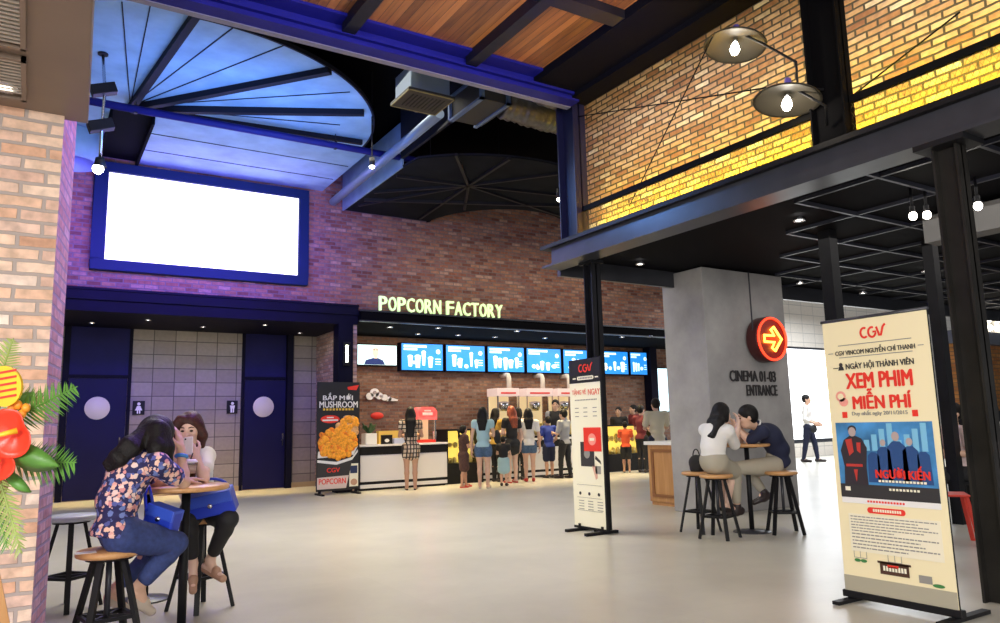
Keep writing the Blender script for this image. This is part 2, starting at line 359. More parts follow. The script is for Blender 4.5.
M['gold'] = mat('dark_shade_inside', (.035, .030, .022), .5, .2)
M['cream_vinyl'] = mat('cream_banner_vinyl', (.88, .78, .50), .5)
M['pale_vinyl'] = mat('pale_banner_vinyl', (.88, .84, .66), .5)
M['black_vinyl'] = mat('black_banner_vinyl', (.012, .012, .016), .45)
M['red'] = mat('red_print', (.78, .035, .02), .5)
M['redlit'] = mat('red_neon', (1, .08, .02), .4, emit=1.6, ecol=(1, .05, .02))
M['orangelit'] = mat('orange_neon', (1, .42, .06), .4, emit=5.5, ecol=(1, .36, .04))
M['ink'] = mat('dark_print', (.03, .028, .03), .6)
M['greyink'] = mat('grey_print', (.28, .27, .25), .6)
M['greenprint'] = mat('green_print', (.05, .22, .06), .6)
M['navyprint'] = mat('navy_print', (.015, .03, .10), .6)
M['skin'] = mat('skin', (.66, .41, .29), .5, noise=.06, nscale=12)
M['skin_pale'] = mat('pale_skin', (.74, .50, .39), .5, noise=.06, nscale=12)
M['skin_tan'] = mat('tan_skin', (.55, .31, .20), .5, noise=.06, nscale=12)
M['lips'] = mat('lips', (.55, .16, .14), .4)
M['eye'] = mat('dark_eye', (.02, .014, .012), .2)
M['hair'] = mat('black_hair', (.007, .0055, .0055), .55, spec=.25, noise=.4, nscale=30, bump=.5, bscale=90)
M['hair_brown'] = mat('dark_brown_hair', (.050, .015, .010), .5, spec=.3, noise=.4, nscale=30, bump=.5, bscale=90)
M['hair_red'] = mat('auburn_hair', (.28, .055, .018), .45, noise=.4, nscale=30, bump=.5, bscale=90)
M['floral'] = pattern_mat('floral_blouse', (.022, .022, .10), [(.80, .42, .36), (.85, .55, .40), (.10, .12, .38), (.86, .66, .60), (.70, .30, .30), (.16, .22, .5), (.88, .58, .48)], 34)
M['jeans'] = mat('blue_denim', (.030, .050, .17), .8, noise=.25, nscale=40)
M['denim'] = mat('mid_denim', (.065, .12, .22), .8, noise=.25, nscale=40)
M['blackcloth'] = mat('black_cloth', (.012, .012, .014), .75)
M['whitecloth'] = mat('white_cloth', (.80, .78, .75), .8)
M['cobalt'] = mat('cobalt_leather', (.015, .045, .50), .4)
M['khaki'] = mat('khaki_cloth', (.40, .36, .28), .85)
M['navy'] = mat('navy_cloth', (.010, .014, .045), .8)
M['sky'] = mat('sky_blue_cloth', (.38, .58, .64), .8)
M['plaid'] = plaid_mat('plaid_cloth', (.72, .62, .48), (.45, .30, .2), (.03, .025, .025), 28)
M['dress'] = mat('dark_brown_cloth', (.075, .035, .03), .85, noise=.3, nscale=30)
M['royal'] = mat('royal_blue_cloth', (.02, .045, .30), .8)
M['redcloth'] = mat('orange_red_cloth', (.75, .10, .03), .8)
M['maroon'] = mat('maroon_cloth', (.16, .02, .025), .8)
M['beige'] = mat('beige_cloth', (.66, .60, .46), .85)
M['greycloth'] = mat('grey_cloth', (.33, .34, .37), .85)
M['pink'] = mat('pale_pink_cloth', (.72, .56, .55), .85)
M['yellowcloth'] = mat('ochre_cloth', (.55, .34, .06), .85)
M['redshoe'] = mat('red_shoe', (.62, .05, .03), .5)
M['shoe'] = mat('dark_shoe', (.03, .02, .02), .45)
M['paleshoe'] = mat('beige_shoe', (.52, .44, .36), .5)
M['popcorn'] = mat('popcorn', (.92, .72, .25), .8, noise=.3, nscale=60)
M['glass'] = mat('clear_case_glass', (.95, .97, .97), .03, trans=1)
M['caseglow'] = mat('lit_case_back', (1, .80, .22), .6, emit=.8, ecol=(1, .72, .12))
M['warmglow'] = mat('lit_machine_back', (.7, .5, .28), .6, emit=.38, ecol=(1, .80, .42))
M['header'] = mat('lit_white_header', (.6, .45, .42), .5, emit=.30, ecol=(1, .80, .74))
M['leaf'] = mat('palm_leaf', (.10, .26, .04), .45, noise=.3, nscale=9)
M['leafpale'] = mat('pale_fern_leaf', (.30, .38, .10), .5, noise=.3, nscale=9)
M['petal'] = mat('red_petal', (.85, .05, .02), .3)
M['petalyellow'] = mat('yellow_petal', (.92, .55, .03), .4)
M['windowlit'] = mat('daylit_window', (1, 1, 1), .5, emit=2.6, ecol=(.93, .97, 1))
M['brownsteel'] = mat('brown_black_steel', (.015, .0135, .012), .45, spec=.3, noise=.3, nscale=5)
M['gleamseat'] = mat('pale_gleam_seat', (.50, .55, .64), .4)  # blue-white reflection on the seat, put into its colour
M['grid'] = mat('dark_grid_bar', (.035, .038, .055), .4, spec=.4)
M['cable'] = mat('black_cable', (.006, .006, .006), .8, spec=.1)
M['darkpost'] = mat('blue_black_steel', (.006, .007, .026), .4)
M['lip'] = mat('grey_steel_lip', (.16, .16, .18), .45)
# ------------------------------------------------------------------ the setting
YW, YR, YB = 14.0, 16.2, 16.15
struct('floor', MB().box((-8, -6, -.12), (30, 20, 0)), M['floor'])
struct('ceiling', MB().box((-3, 6.9, 6.62), (6.3, 16.5, 6.75)).box((6.3, 7.9, 6.62), (17, 16.5, 6.75)), M['void'])
# wall behind the bar and the lit screen
struct('wall_back', MB().box((-3, YW, 3.61), (5.4, YW+.25, 6.62)).box((5.4, YW, 3.52), (17, YW+.25, 6.62)), M['brick_back'])
struct('wall_restroom', MB().box((-3, YR, 0), (5.42, YR+.2, 3.7)), M['tile'])
struct('trim_fascia', MB().box((-3, YW-.03, 3.43), (5.42, YW+.3, 3.61)).box((-3, YW+.02, 3.24), (5.42, YW+.3, 3.43)).box((-3, YW+.3, 3.24), (5.42, YR, 3.34))
       .box((-3, YW-.06, 3.59), (5.42, YW, 3.63)), M['fascia'])
struct('trim_bar_canopy', MB().box((5.42, YW-.18, 3.30), (17, YW+.3, 3.52)).box((5.42, YW+.3, 3.30), (17, YB, 3.42)), M['void'])
struct('trim_canopy_edge', MB().box((5.38, YW-.22, 3.285), (17, YW-.14, 3.31)).box((5.38, YW-.2, 3.49), (17, YW-.16, 3.525)), M['steel'])
struct('wall_bar', MB().box((5.42, YB, 0), (17, YB+.2, 3.42)), M['brick_warm'])
struct('wall_bar_return', MB().box((5.30, YW+.06, 0), (5.42, YR, 3.3)), brick_mat('brick_return', 'yz', [(.3, .17, .13), (.45, .28, .22), (.52, .38, .32)], (.25, .2, .2), .22, .075, .010))
struct('trim_pier', MB().box((5.02, YW, 0), (5.32, YW+.3, 3.26)).box((4.62, YR-.18, 0), (4.74, YR, 3.3)), M['fascia'])
struct('trim_bar_end', MB().box((14.93, YB-.3, 0), (15.18, YB, 3.3)), M['fascia'])
struct('baseboard_restroom', MB().box((-3, YR-.03, 0), (5.3, YR, .10)), mat('tan_skirting', (.45, .33, .16), .5))
struct('wall_far', MB().box((17.3, 15.2, 0), (34, 15.4, .42)).box((17.3, 15.2, 3.45), (34, 15.4, 7.5)).box((17.3, 15.2, .42), (18.4, 15.4, 3.45)).box((25.5, 15.2, .42), (34, 15.4, 3.45)), M['tile_white'])
wf = struct('window_1', MB().box((18.4, 15.22, .42), (25.5, 15.3, .54)).box((18.4, 15.22, 3.38), (25.5, 15.3, 3.45)).box((18.4, 15.22, .54), (18.5, 15.3, 3.38)).box((25.4, 15.22, .54), (25.5, 15.3, 3.38)), M['steel'])
MB().box((18.5, 15.27, .54), (25.4, 15.28, 3.38)).build('window_pane', M['windowlit'], wf)
# left brick column and the brown soffit above it
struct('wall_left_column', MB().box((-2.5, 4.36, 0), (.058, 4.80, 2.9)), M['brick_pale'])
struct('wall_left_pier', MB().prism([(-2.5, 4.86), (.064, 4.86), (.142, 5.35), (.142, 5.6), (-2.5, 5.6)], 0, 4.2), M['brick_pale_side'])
sof = struct('ceiling_soffit', MB().prism([(-3, -.5), (-.02, -.5), (.11, 3.09), (.17, 4.42), (-3, 4.42)], 2.86, 3.25), M['brown'], .006)
for y0, y1 in ((3.1, 3.62), (3.72, 4.2), (2.4, 3.0)):
    v = tag(MB().box((-.75, y0, 2.835), (-.11, y0+.02, 2.862)).box((-.75, y1-.02, 2.835), (-.11, y1, 2.862)).box((-.13, y0, 2.835), (-.11, y1, 2.862)).box((-.75, y0, 2.835), (-.73, y1, 2.862)).build('air_grille', M['brown']),
            {3.1: 'slatted air grille in the brown soffit, the second from the brick column', 3.72: 'slatted air grille in the brown soffit, the one next to the brick column', 2.4: 'slatted air grille in the brown soffit, at the top edge of the photo'}[y0], 'air grille', 'air grilles in the brown soffit')
    recentre(v)
    g = MB()
    for k in range(int((y1-y0-.06)/.035)):
        yy = y0+.04+k*.035; g.box((-.73, yy, 2.842), (-.13, yy+.012, 2.862))
    for xx in (-.25, -.37, -.49, -.61): g.box((xx, y0+.02, 2.838), (xx+.012, y1-.02, 2.85))
    g.build('slats', M['grille'], v)
# the timber canopy overhead with its blue edge beam
struct('ceiling_timber', MB().box((-3, -3, 5.12), (4.95, 6.55, 5.2)), M['woodceil'])
cb = MB()
for x in (-1.8, -.4, 1.0, 2.34, 3.71): cb.box((x, -3, 5.0), (x+.13, 6.5, 5.14))
for y in (5.0, 2.2, -.6): cb.box((3.2 if y > 4 else -3, y, 5.03), (4.9, y+.18, 5.14))
struct('trim_canopy_bars', cb, M['black'])
struct('trim_canopy_beam', MB().box((-3, 6.55, 4.915), (5.2, 6.6, 5.2)).box((-3, 6.47, 4.895), (5.2, 6.635, 4.92)).box((-3, 6.36, 5.09), (5.2, 6.72, 5.13)).box((-3, 6.50, 4.99), (5.2, 6.56, 5.02)), M['bluelitsteel'])
struct('trim_canopy_lip', MB().box((-3, 6.635, 4.885), (5.2, 6.71, 4.93)), M['lip'])
struct('trim_edge_beam', MB().box((4.62, -3, 5.02), (5.40, 6.75, 5.34)).box((5.16, -3, 4.96), (5.42, 6.8, 5.03)), M['void'])
# upper floor: beam, posts, brick wall, railing, dark mesh ceiling underneath
struct('trim_floor_beam', MB().box((5.18, -2, 3.07), (5.46, 7.3, 3.095)).box((5.22, -2, 3.095), (5.31, 7.15, 3.29)), M['steel'])
struct('trim_beam_flange', MB().box((5.16, -2, 3.29), (5.48, 7.3, 3.335)), M['black'])
struct('wall_upper', MB().box((6.3, -2, 3.3), (6.5, 7.75, 6.62)), M['brick_mezz'])
struct('ceiling_upper_floor', MB().box((5.46, -3, 3.24), (30, 7.38, 3.32)), mat('dark_mesh_panel', (.004, .004, .006), .8, spec=.08))
gm = MB()
for k in range(-3, 5): gm.box((max(5.5, 6.0+.95*k), 4.29+.82*k, 3.20), (30, 4.32+.82*k, 3.24))
for k in range(22): gm.box((6.0+.95*k, -3, 3.205), (6.03+.95*k, min(7.36, 4.3+.82*k), 3.24))
struct('trim_ceiling_grid', gm, M['grid'])
struct('trim_floor_edge', MB().box((5.5, 7.36, 3.02), (30, 7.42, 3.34)), M['steel'])
struct('trim_upper_joist', MB().box((7.6, 2.2, 2.92), (7.85, 4.0, 3.19)).box((7.85, 3.0, 2.98), (12, 3.3, 3.19)), mat('grey_board_duct', (.17, .165, .16), .6))
# concrete pillar
struct('wall_pillar', MB().box((7.45, 6.85, 0), (9.08, 7.6, 3.22)), M['concrete'], .012)
# doors
def door(name, x0, x1, leaf0, leaf1, signx):
    d = struct(name, MB().box((x0, YR-.05, 0), (leaf0, YR+.02, 3.26)).box((leaf1, YR-.05, 0), (x1, YR+.02, 3.26)).box((leaf0, YR-.05, 2.27), (leaf1, YR+.02, 2.33)), M['fascia'])
    MB().box((leaf0, YR-.03, 2.33), (leaf1, YR+.02, 3.26)).build('transom_panel', M['doorpanel'], d)
    lf = MB().box((leaf0+.01, YR-.04, .012), (leaf1-.01, YR+.02, 2.265)).build('door_leaf', M['door'], d, bevel=.005)
    MB().lathe([(0, .016), (.21, .016), (.215, .01), (.215, 0)], n=36, M=frame((signx, YR-.04, 1.70), (1, 0, 0), (0, 0, 1))).build('round_plate', M['cream'], lf)
    MB().cyl((leaf1-.1, YR-.04, 1.0), (leaf1-.1, YR-.09, 1.0), .012).cyl((leaf1-.1, YR-.09, .88), (leaf1-.1, YR-.09, 1.14), .013).build('door_handle', M['steel'], lf)
door('door_1', .45, 1.62, .56, 1.56, 1.06)
door('door_2', 3.70, 4.74, 3.76, 4.66, 4.16)
# fan-shaped pale ceiling over the void
fa = []
hub = Vector((.96, 11.5)); cc = Vector((1.5, 11.55)); RR = 3.0
for i in range(41):
    t = math.radians(267+i*93/40)
    fa.append((cc.x+RR*math.cos(t), cc.y+RR*math.sin(t)))
fp = MB().prism([(-3, 8.2), (1.36, 8.2)]+fa+[(4.5, 11.6), (-3, 11.6)], 5.9, 5.94)
fp.box((1.33, 11.55, 5.88), (4.66, YW, 5.94)).box((-3, 11.55, 5.88), (.72, YW, 5.94))
struct('ceiling_fan_board', fp, M['fan'])
rb = MB(); thin = MB()
for px_, py_, w_ in ((199, 10, .10), (330, 70, .10), (364, 112, .11), (362, 142, .09)):
    e = G(px_, py_, z=5.87); rb.bar((hub.x, hub.y, 5.855), e, .09 if w_ > .09 else .07, w_)
struct('trim_fan_ribs', rb, M['rib'])
for px_, py_ in ((122, 2), (151, 2), (238, 24), (285, 45), (350, 92), (340, 125)):
    e = G(px_, py_, z=5.895); thin.bar((hub.x, hub.y, 5.896), e, .012, .012)
for y in (12.4, 13.2): thin.box((1.35, y, 5.872), (4.6, y+.012, 5.885))
struct('trim_fan_seams', thin, M['rib'])
rim = MB()
for i in range(40): 
    a, b = fa[i], fa[i+1]; rim.bar((*a, 5.92), (*b, 5.92), .03, .06)
struct('trim_fan_rim', rim, M['rib'])
struct('trim_ceiling_opening', MB().box((.72, 11.8, 5.92), (1.33, YW, 5.96)).box((.72, 11.8, 5.80), (.76, YW, 5.95)).box((1.29, 11.8, 5.80), (1.33, YW, 5.95)), M['void'])
# the dark dropped board by the bar with its spokes
dc = Vector((6.75, 12.3)); dp = [(5.06, 13.8), (5.03, 10.9)]
for i in range(25):
    t = math.radians(205+i*145/24); dp.append((dc.x+2.62*math.cos(t)*1.0+.25, dc.y+2.62*math.sin(t)))
dp = [(5.06, 13.8), (5.04, 10.95)]+[q for q in dp[2:] if q[0] > 5.08]+[(9.6, 12.3)]
for i in range(17):
    t = math.radians(62+i*118/16); dp.append((8.35+1.42*math.cos(t), 12.2+.0+.95*math.sin(t)) if False else (8.5+1.6*math.cos(t), 13.9-1.75*math.sin(t)))
dp.append((6.94, 13.8))
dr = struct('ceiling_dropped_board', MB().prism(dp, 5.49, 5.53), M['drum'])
sd = MB()
for i in range(len(dp)-1):
    a, b = dp[i], dp[i+1]
    if a[1] < 12.25 or (abs(a[0]-5.05) < .05): sd.bar((*a, 5.52), (*b, 5.52), .02, .02)
struct('trim_dropped_edge', sd, M['rib'])
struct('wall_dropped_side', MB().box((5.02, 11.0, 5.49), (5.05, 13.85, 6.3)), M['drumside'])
sp = MB(); h2 = (6.43, 11.25, 5.47)
for e in ((5.15, 13.3), (5.1, 12.4), (5.1, 11.4), (5.5, 10.0), (6.35, 9.75), (7.6, 9.85), (8.6, 10.9), (9.1, 12.1), (7.1, 12.6), (6.6, 13.6)):
    sp.bar(h2, (*e, 5.47), .05, .05)
sp.bar((5.1, 12.9, 5.465), (8.9, 11.4, 5.465), .06, .06)
struct('trim_dropped_spokes', sp, M['black'])
struct('wall_void_left', MB().box((4.95, 8.6, 5.6), (5.0, 10.9, 6.62)), M['rib'])
# ------------------------------------------------------------------ flat print on a face
class Print:
    """thin shapes on the plane M (x right, y up, metres from its origin)"""
    def __init__(s, M, lift=.002, th=.0015): s.M, s.z, s.t, s.mb = M, lift, th, MB()
    def poly(s, p, up=0):
        a = sum(p[i][0]*p[(i+1) % len(p)][1]-p[(i+1) % len(p)][0]*p[i][1] for i in range(len(p)))
        s.mb.prism(p if a > 0 else p[::-1], s.z+up, s.z+up+s.t, s.M); return s
    def rect(s, x0, y0, x1, y1, up=0): return s.poly([(x0, y0), (x1, y0), (x1, y1), (x0, y1)], up)
    def disc(s, x, y, rx, ry=None, n=24, up=0):
        ry = ry or rx
        return s.poly([(x+rx*math.cos(2*math.pi*i/n), y+ry*math.sin(2*math.pi*i/n)) for i in range(n)], up)
    def pill(s, x0, y0, x1, y1, up=0):
        r = (y1-y0)/2; p = []
        for i in range(9): t = -math.pi/2+math.pi*i/8; p.append((x1-r+r*math.cos(t), y0+r+r*math.sin(t)))
        for i in range(9): t = math.pi/2+math.pi*i/8; p.append((x0+r+r*math.cos(t), y0+r+r*math.sin(t)))
        return s.poly(p, up)
    def build(s, name, m, parent, label=None): return s.mb.build(name, m, parent, label)
# ------------------------------------------------------------------ fixed things
# big lit screen
t = thing('projection_screen', 'large blank white lit screen in a deep blue frame on the brick wall', 'screen', (2.55, YW, 3.9))
MB().box((.68, YW-.16, 3.92), (4.35, YW, 4.10)).box((.68, YW-.16, 5.63), (4.35, YW, 5.80)).box((.68, YW-.16, 4.10), (.89, YW, 5.63)).box((4.16, YW-.16, 4.10), (4.35, YW, 5.63)).build('frame', M['screenframe'], t, bevel=.01)
MB().box((.89, YW-.09, 4.10), (4.16, YW-.07, 5.63)).build('display', M['screen'], t)
# letters on the canopy
t = thing('letter_sign', 'pale green lit letters POPCORN FACTORY standing on the bar canopy', 'sign', (7.3, YW-.2, 3.5))
x = 5.775
for ch in 'POPCORN FACTORY':
    if ch == ' ': x += .10; continue
    wd = .165
    Ml = frame((x+wd/2, YW-.2, 3.665), (1, 0, 0), (0, 0, 1))
    text(ch, 'letter', M['letter'], t, Ml, width=wd, height=.285, depth=.05, bold=.01)
    x += wd+.037
MB().box((5.8, YW-.17, 3.515), (8.8, YW-.13, 3.53)).build('mounting_rail', M['black'], t)
# menu boards
bd = mat('menu_screen_blue', (.02, .22, .75), .4, emit=.75, ecol=(.015, .30, .95))
bl = mat('menu_screen_light', (.75, .92, 1), .4, emit=1.1, ecol=(.62, .90, 1))
bp_ = mat('menu_screen_pale', (.8, .95, .97), .4, emit=.75, ecol=(.50, .90, .95))
bn = mat('menu_screen_navy', (.01, .03, .15), .4, emit=.12, ecol=(.01, .05, .5))
be = mat('menu_screen_peach', (.9, .75, .6), .4, emit=.45, ecol=(1, .62, .42))
def board(x0, x1, z0, z1, kind, label, grp, rnd):
    y = YB-.2
    t = thing('menu_screen', label, 'menu screen', ((x0+x1)/2, y, z0), group=grp)
    MB().box((x0, y, z0), (x1, YB, z1)).build('casing', M['fascia'], t, bevel=.006)
    MB().box((x0+.025, y-.004, z0+.025), (x1-.025, y, z1-.025)).build('display', bp_ if kind == 'man' else bd, t)
    F = frame((x0, y-.004, z0), (1, 0, 0), (0, 0, 1)); W, H = x1-x0, z1-z0; R_ = random.Random(rnd)
    p = Print(F, .001)
    if kind == 'man':
        q = Print(F, .001)
        q.poly([(.18*W, .06*H), (.22*W, .26*H), (.40*W, .36*H), (.52*W, .36*H), (.64*W, .26*H), (.69*W, .06*H)]).disc(.41*W, .74*H, .035, .02).disc(.50*W, .74*H, .035, .02)
        q.build('picture', bn, t)
        Print(F, .003).disc(.455*W, .62*H, .085, .12).rect(.42*W, .34*H, .49*W, .45*H).build('picture', be, t)
        Print(F, .005).rect(.40*W, .71*H, .44*W, .75*H).rect(.47*W, .71*H, .51*W, .75*H).rect(.34*W, .12*H, .58*W, .18*H).build('picture', bn, t)
    else:
        p.rect(.07*W, .83*H, .60*W, .91*H).rect(.07*W, .73*H, .38*W, .80*H)
        p.disc(.87*W, .70*H, .055)
        xs = .16
        while xs < .74:
            w_ = R_.uniform(.08, .14); h_ = R_.uniform(.25, .48); b_ = R_.uniform(.1, .2)
            if R_.random() < .7:
                p.poly([((xs+.02)*W, b_*H), ((xs+w_-.02)*W, b_*H), ((xs+w_)*W, (b_+h_)*H), (xs*W, (b_+h_)*H)]); p.disc((xs+w_/2)*W, (b_+h_)*H, w_*W*.55, .04, up=.001)
            else: p.disc((xs+w_/2)*W, (b_+.1)*H, w_*W*.6, .05)
            xs += w_+R_.uniform(.01, .06)
        for k in range(3): p.rect(.80*W, (.42-.09*k)*H, .93*W, (.45-.09*k)*H)
        p.build('picture', bl, t)
        Print(F, .004).disc(.87*W, .70*H, .03).disc(.30*W, .3*H, .03, .045).build('picture', be, t)
board(6.14, 7.14, 2.60, 3.10, 'man', 'pale menu screen showing a person in a dark suit, leftmost of the row', None, 1)
ws = ('second from the pale screen', 'third from the pale screen', 'fourth from the pale screen', 'fifth from the pale screen', 'sixth from the pale screen', 'right after the black and cream banner', 'at the far right end of the row')
x = 7.22
for i, s_ in enumerate(ws):
    board(x, min(x+1.12, 14.9), 2.50, 3.17, 'food', 'blue menu screen with white food pictures, '+s_.replace('second', 'first').replace('third', 'second').replace('fourth', 'third').replace('fifth', 'fourth').replace('sixth', 'fifth'), 'blue menu screens over the bar', 10+i)
    x += 1.17
# wall signs
def plate(px, icon, label):
    c = G(px, 408, y=YR); t = tag(MB().cbox((c.x, YR-.015, 1.70), (.215, .03, .27)).build('toilet_sign', M['black'], bevel=.004), label, 'sign', 'toilet signs on the tiled wall'); recentre(t)
    F = frame((c.x, YR-.032, 1.70), (1, 0, 0), (0, 0, 1)); p = Print(F)
    p.disc(0, .075, .03)
    if icon == 'f': p.poly([(-.03, .035), (.03, .035), (.065, -.05), (-.065, -.05)]).rect(-.03, -.11, -.008, -.05).rect(.008, -.11, .03, -.05)
    else: p.poly([(-.05, .035), (.05, .035), (.04, -.03), (-.04, -.03)]).rect(-.035, -.11, -.006, -.03).rect(.006, -.11, .035, -.03)
    p.build('pictogram', M['white'], t)
plate(138.5, 'f', 'black toilet sign with white figure beside the left navy door'); plate(232, 'm', 'black toilet sign with white figure beside the right navy door')
t = tag(MB().box((5.10, YW-.06, 2.42), (5.24, YW, 2.88)).build('wall_sconce', M['black'], bevel=.006), 'slim black wall light with a glowing strip on the dark pier by the bar', 'wall light'); recentre(t)
MB().box((5.145, YW-.066, 2.48), (5.195, YW-.058, 2.82)).build('light_strip', mat('pale_lit_strip', (1, 1, .8), .5, emit=4, ecol=(.95, 1, .65)), t)
# pillar: arrow sign on its rod, lettering
py = 6.85
t = thing('arrow_sign', 'round red neon sign with a glowing arrow on the concrete pillar', 'sign', (8.50, py-.2, 1.95))
Fa = frame((8.50, py-.20, 2.27), (1, 0, 0), (0, 0, 1))
MB().cyl((8.50, py-.20, 2.27), (8.50, py-.03, 2.27), .31, n=40).build('drum', mat('dark_red_drum', (.07, .012, .012), .35), t, bevel=.008)
ring = [Fa @ Vector((.285*math.cos(i*math.pi/20), .285*math.sin(i*math.pi/20), .02)) for i in range(40)]
MB().tube(ring, .016, 8, True).build('neon_ring', M['redlit'], t)
Print(Fa, .001).disc(0, 0, .27, n=40).build('face', mat('red_sign_face', (.16, .012, .008), .4, emit=.06, ecol=(1, .05, .02)), t)
pr = []
ar = [(-.17, .045), (.03, .045), (-.03, .125), (.03, .165), (.18, 0), (.03, -.165), (-.03, -.125), (.03, -.045), (-.17, -.045)]
MB().tube([Fa @ Vector((x, y, .025)) for x, y in ar], .017, 8, True).build('neon_arrow', M['orangelit'], t)
Print(Fa, .004).poly(ar[:3]+[ar[3], ar[4], ar[5], ar[6], ar[7], ar[8]]).build('arrow_fill', mat('amber_fill', (.5, .03, .01), .4, emit=.35, ecol=(1, .08, .01)), t)
MB().cyl((8.22, py-.13, 2.3), (8.22, py-.13, 3.19), .010, n=8).cyl((8.22, py-.13, 2.3), (8.26, py-.13, 2.3), .010, n=8).build('hanging_rod', M['steel'], t)
t = thing('pillar_lettering', 'dark lettering CINEMA 01-03 ENTRANCE on the concrete pillar under the arrow sign', 'lettering', (8.3, py-.01, 1.55))
text('CINEMA 01-03', 'letters', M['ink'], t, frame((8.30, py-.012, 1.775), (1, 0, 0), (0, 0, 1)), width=.92, height=.145, depth=.012, bold=.01)
text('ENTRANCE', 'letters', M['ink'], t, frame((8.46, py-.012, 1.585), (1, 0, 0), (0, 0, 1)), width=.62, height=.145, depth=.012, bold=.012)
# steel posts
def hpost(name, x, y, z0, z1, w_=.24, fl=.2, m='black'):
    o = MB().box((x-fl/2, y-w_/2, z0), (x+fl/2, y-w_/2+.016, z1)).box((x-fl/2, y+w_/2-.016, z0), (x+fl/2, y+w_/2, z1)).box((x-.008, y-w_/2, z0), (x+.008, y+w_/2, z1))
    return struct(name, o, M[m])
hpost('trim_post_near', 5.32, 2.57, 0, 3.07, .17, .13, 'brownsteel'); hpost('trim_post_far', 5.5, 6.74, 0, 3.08, .15, .14)
hpost('trim_post_upper_far', 5.32, 6.80, 3.33, 5.05, .32, .18, 'darkpost'); hpost('trim_post_upper_near', 5.30, 3.4, 3.33, 5.05, .30, .14, 'void')
struct('trim_post_guard', MB().box((5.395, 2.47, 0), (5.405, 2.69, 1.02)).box((5.36, 2.465, 0), (5.40, 2.475, 1.02)), mat('brushed_guard', (.55, .52, .56), .3, .6))
struct('trim_post_cap', MB().box((5.18, 2.40, 3.03), (5.46, 2.74, 3.07)).box((5.40, 6.62, 3.04), (5.58, 6.86, 3.075)), M['black'])
# railing of the upper floor with woven mesh
t = thing('railing', 'flat-bar railing with wire mesh along the lit upper brick wall', 'railing', (5.33, 3, 3.335))
MB().box((5.305, -2, 3.63), (5.335, 6.62, 3.69)).build('rail', M['cable'], t)
mm = MB()
for k in range(int(8.5/.045)):
    y = -1.95+k*.045; mm.bar((5.325, y, 3.335), (5.325, y+.16, 3.64), .0022, .0022); mm.bar((5.327, y+.16, 3.335), (5.327, y, 3.64), .0022, .0022)
mm.build('wire_mesh', mat('wire', (.10, .085, .03), .5, .3), t)
# two pan lamps on arms with their stay cables
def pan_lamp(c, j1, j2, post, label, cable_to):
    t = thing('pan_lamp', label, 'lamp', c, group='pan lamps on the black post')
    c = Vector(c); tilt = Matrix.Rotation(math.radians(10), 4, 'Y')
    MM = Matrix.Translation(c) @ tilt @ Matrix.Scale(1.32, 4)
    MB().lathe([(.0, .085), (.035, .085), (.045, .06), (.10, .05), (.19, .012), (.20, 0), (.197, -.004), (.185, .006), (.10, .04), (.04, .05), (0, .052)], n=40, M=MM).build('shade', M['shade'], t)
    MB().lathe([(.05, .046), (.10, .036), (.184, .002)], n=40, M=MM).build('shade_lining', M['gold'], t)
    MB().lathe([(0, .02), (.018, .03), (.018, .05), (0, .055)], n=16, M=MM).build('socket', M['chrome'], t)
    MB().lathe([(0, -.065), (.02, -.058), (.032, -.03), (.025, 0), (.014, .025), (0, .03)], n=20, M=MM).build('bulb', M['bulb'], t)
    MB().lathe([(0, .15), (.02, .15), (.024, .10), (.03, .08), (0, .08)], n=16, M=MM).build('finial', mat('violet_cap', (.16, .12, .55), .4), t)
    MB().tube([MM @ Vector((.0, 0, .11)), *j1, *j2, post], .011, 8).build('arm', M['black'], t)
    MB().tube([MM @ Vector((-.19, 0, .01)), cable_to], .006, 6).build('stay_cable', M['cable'], t)
    lamp('pan_lamp_light', 'POINT', c+Vector((0, 0, -.11)), 5, (1, .88, .66), size=.035)
pA, pB = G(735, 46, x=4.95), G(787, 101, x=5.0)
pan_lamp(pA, [G(765, 45, x=5.0), G(796, 62, x=5.05)], [G(798, 88, x=5.1)], Vector((5.25, 3.42, 3.80)), 'upper wide black pan lamp with a lit bulb on the jointed arm', Vector((6.28, 6.9, 3.9)))
pan_lamp(pB, [G(815, 100, x=5.06)], [G(826, 106, x=5.15)], Vector((5.25, 3.42, 3.50)), 'lower wide black pan lamp with a lit bulb nearest the black post', Vector((5.32, 6.64, 4.80)))
cb2 = tag(MB().tube([G(852, 96, x=6.2), G(960, 12, x=6.2)], .008, 6).build('stay_cable', M['cable']), 'black diagonal stay cable across the upper brick wall right of the post', 'cable'); recentre(cb2)
# downlights under the upper floor and under the canopies
k = 0
def downlight(p, label, grp, r=.045):
    o = tag(MB().lathe([(r*.78, .004), (r*.8, -.008), (r*1.25, -.012), (r*1.3, 0), (r*1.3, .03)], n=20, M=Matrix.Translation(p)).build('downlight', M['chrome'], None), label, 'downlight', grp)
    recentre(o); MB().lathe([(0, -.004), (r*.8, -.002)], n=20, M=Matrix.Translation(p)).build('lens', M['bulbs'], o); return o
for px_, py_, s in ((799, 220, 'nearest the long grey beam'), (826, 248, 'second from the long grey beam'), (640, 264, 'just left of the concrete pillar top'), (800, 283, 'right of the pillar top'), (863, 293, 'above the red logo of the cream banner'), (926, 271, 'just left of the near black post')):
    downlight(G(px_, py_, z=3.185), 'small lit downlight under the mesh ceiling, '+s, 'downlights under the upper floor')
for i, (px_, py_) in enumerate(((390, 327), (418, 334), (438, 328), (458, 335), (495, 337), (517, 331), (545, 338), (622, 337), (650, 337))):
    downlight(G(px_, py_, z=3.295), 'small lit downlight in the dark bar canopy', 'downlights in the bar canopy', .05)
for i, (px_, py_) in enumerate(((92, 323), (148, 320), (203, 327), (265, 325), (300, 333))):
    downlight(G(px_, py_, z=3.235), 'small lit downlight in the navy canopy over the doors', 'downlights over the navy doors', .045)
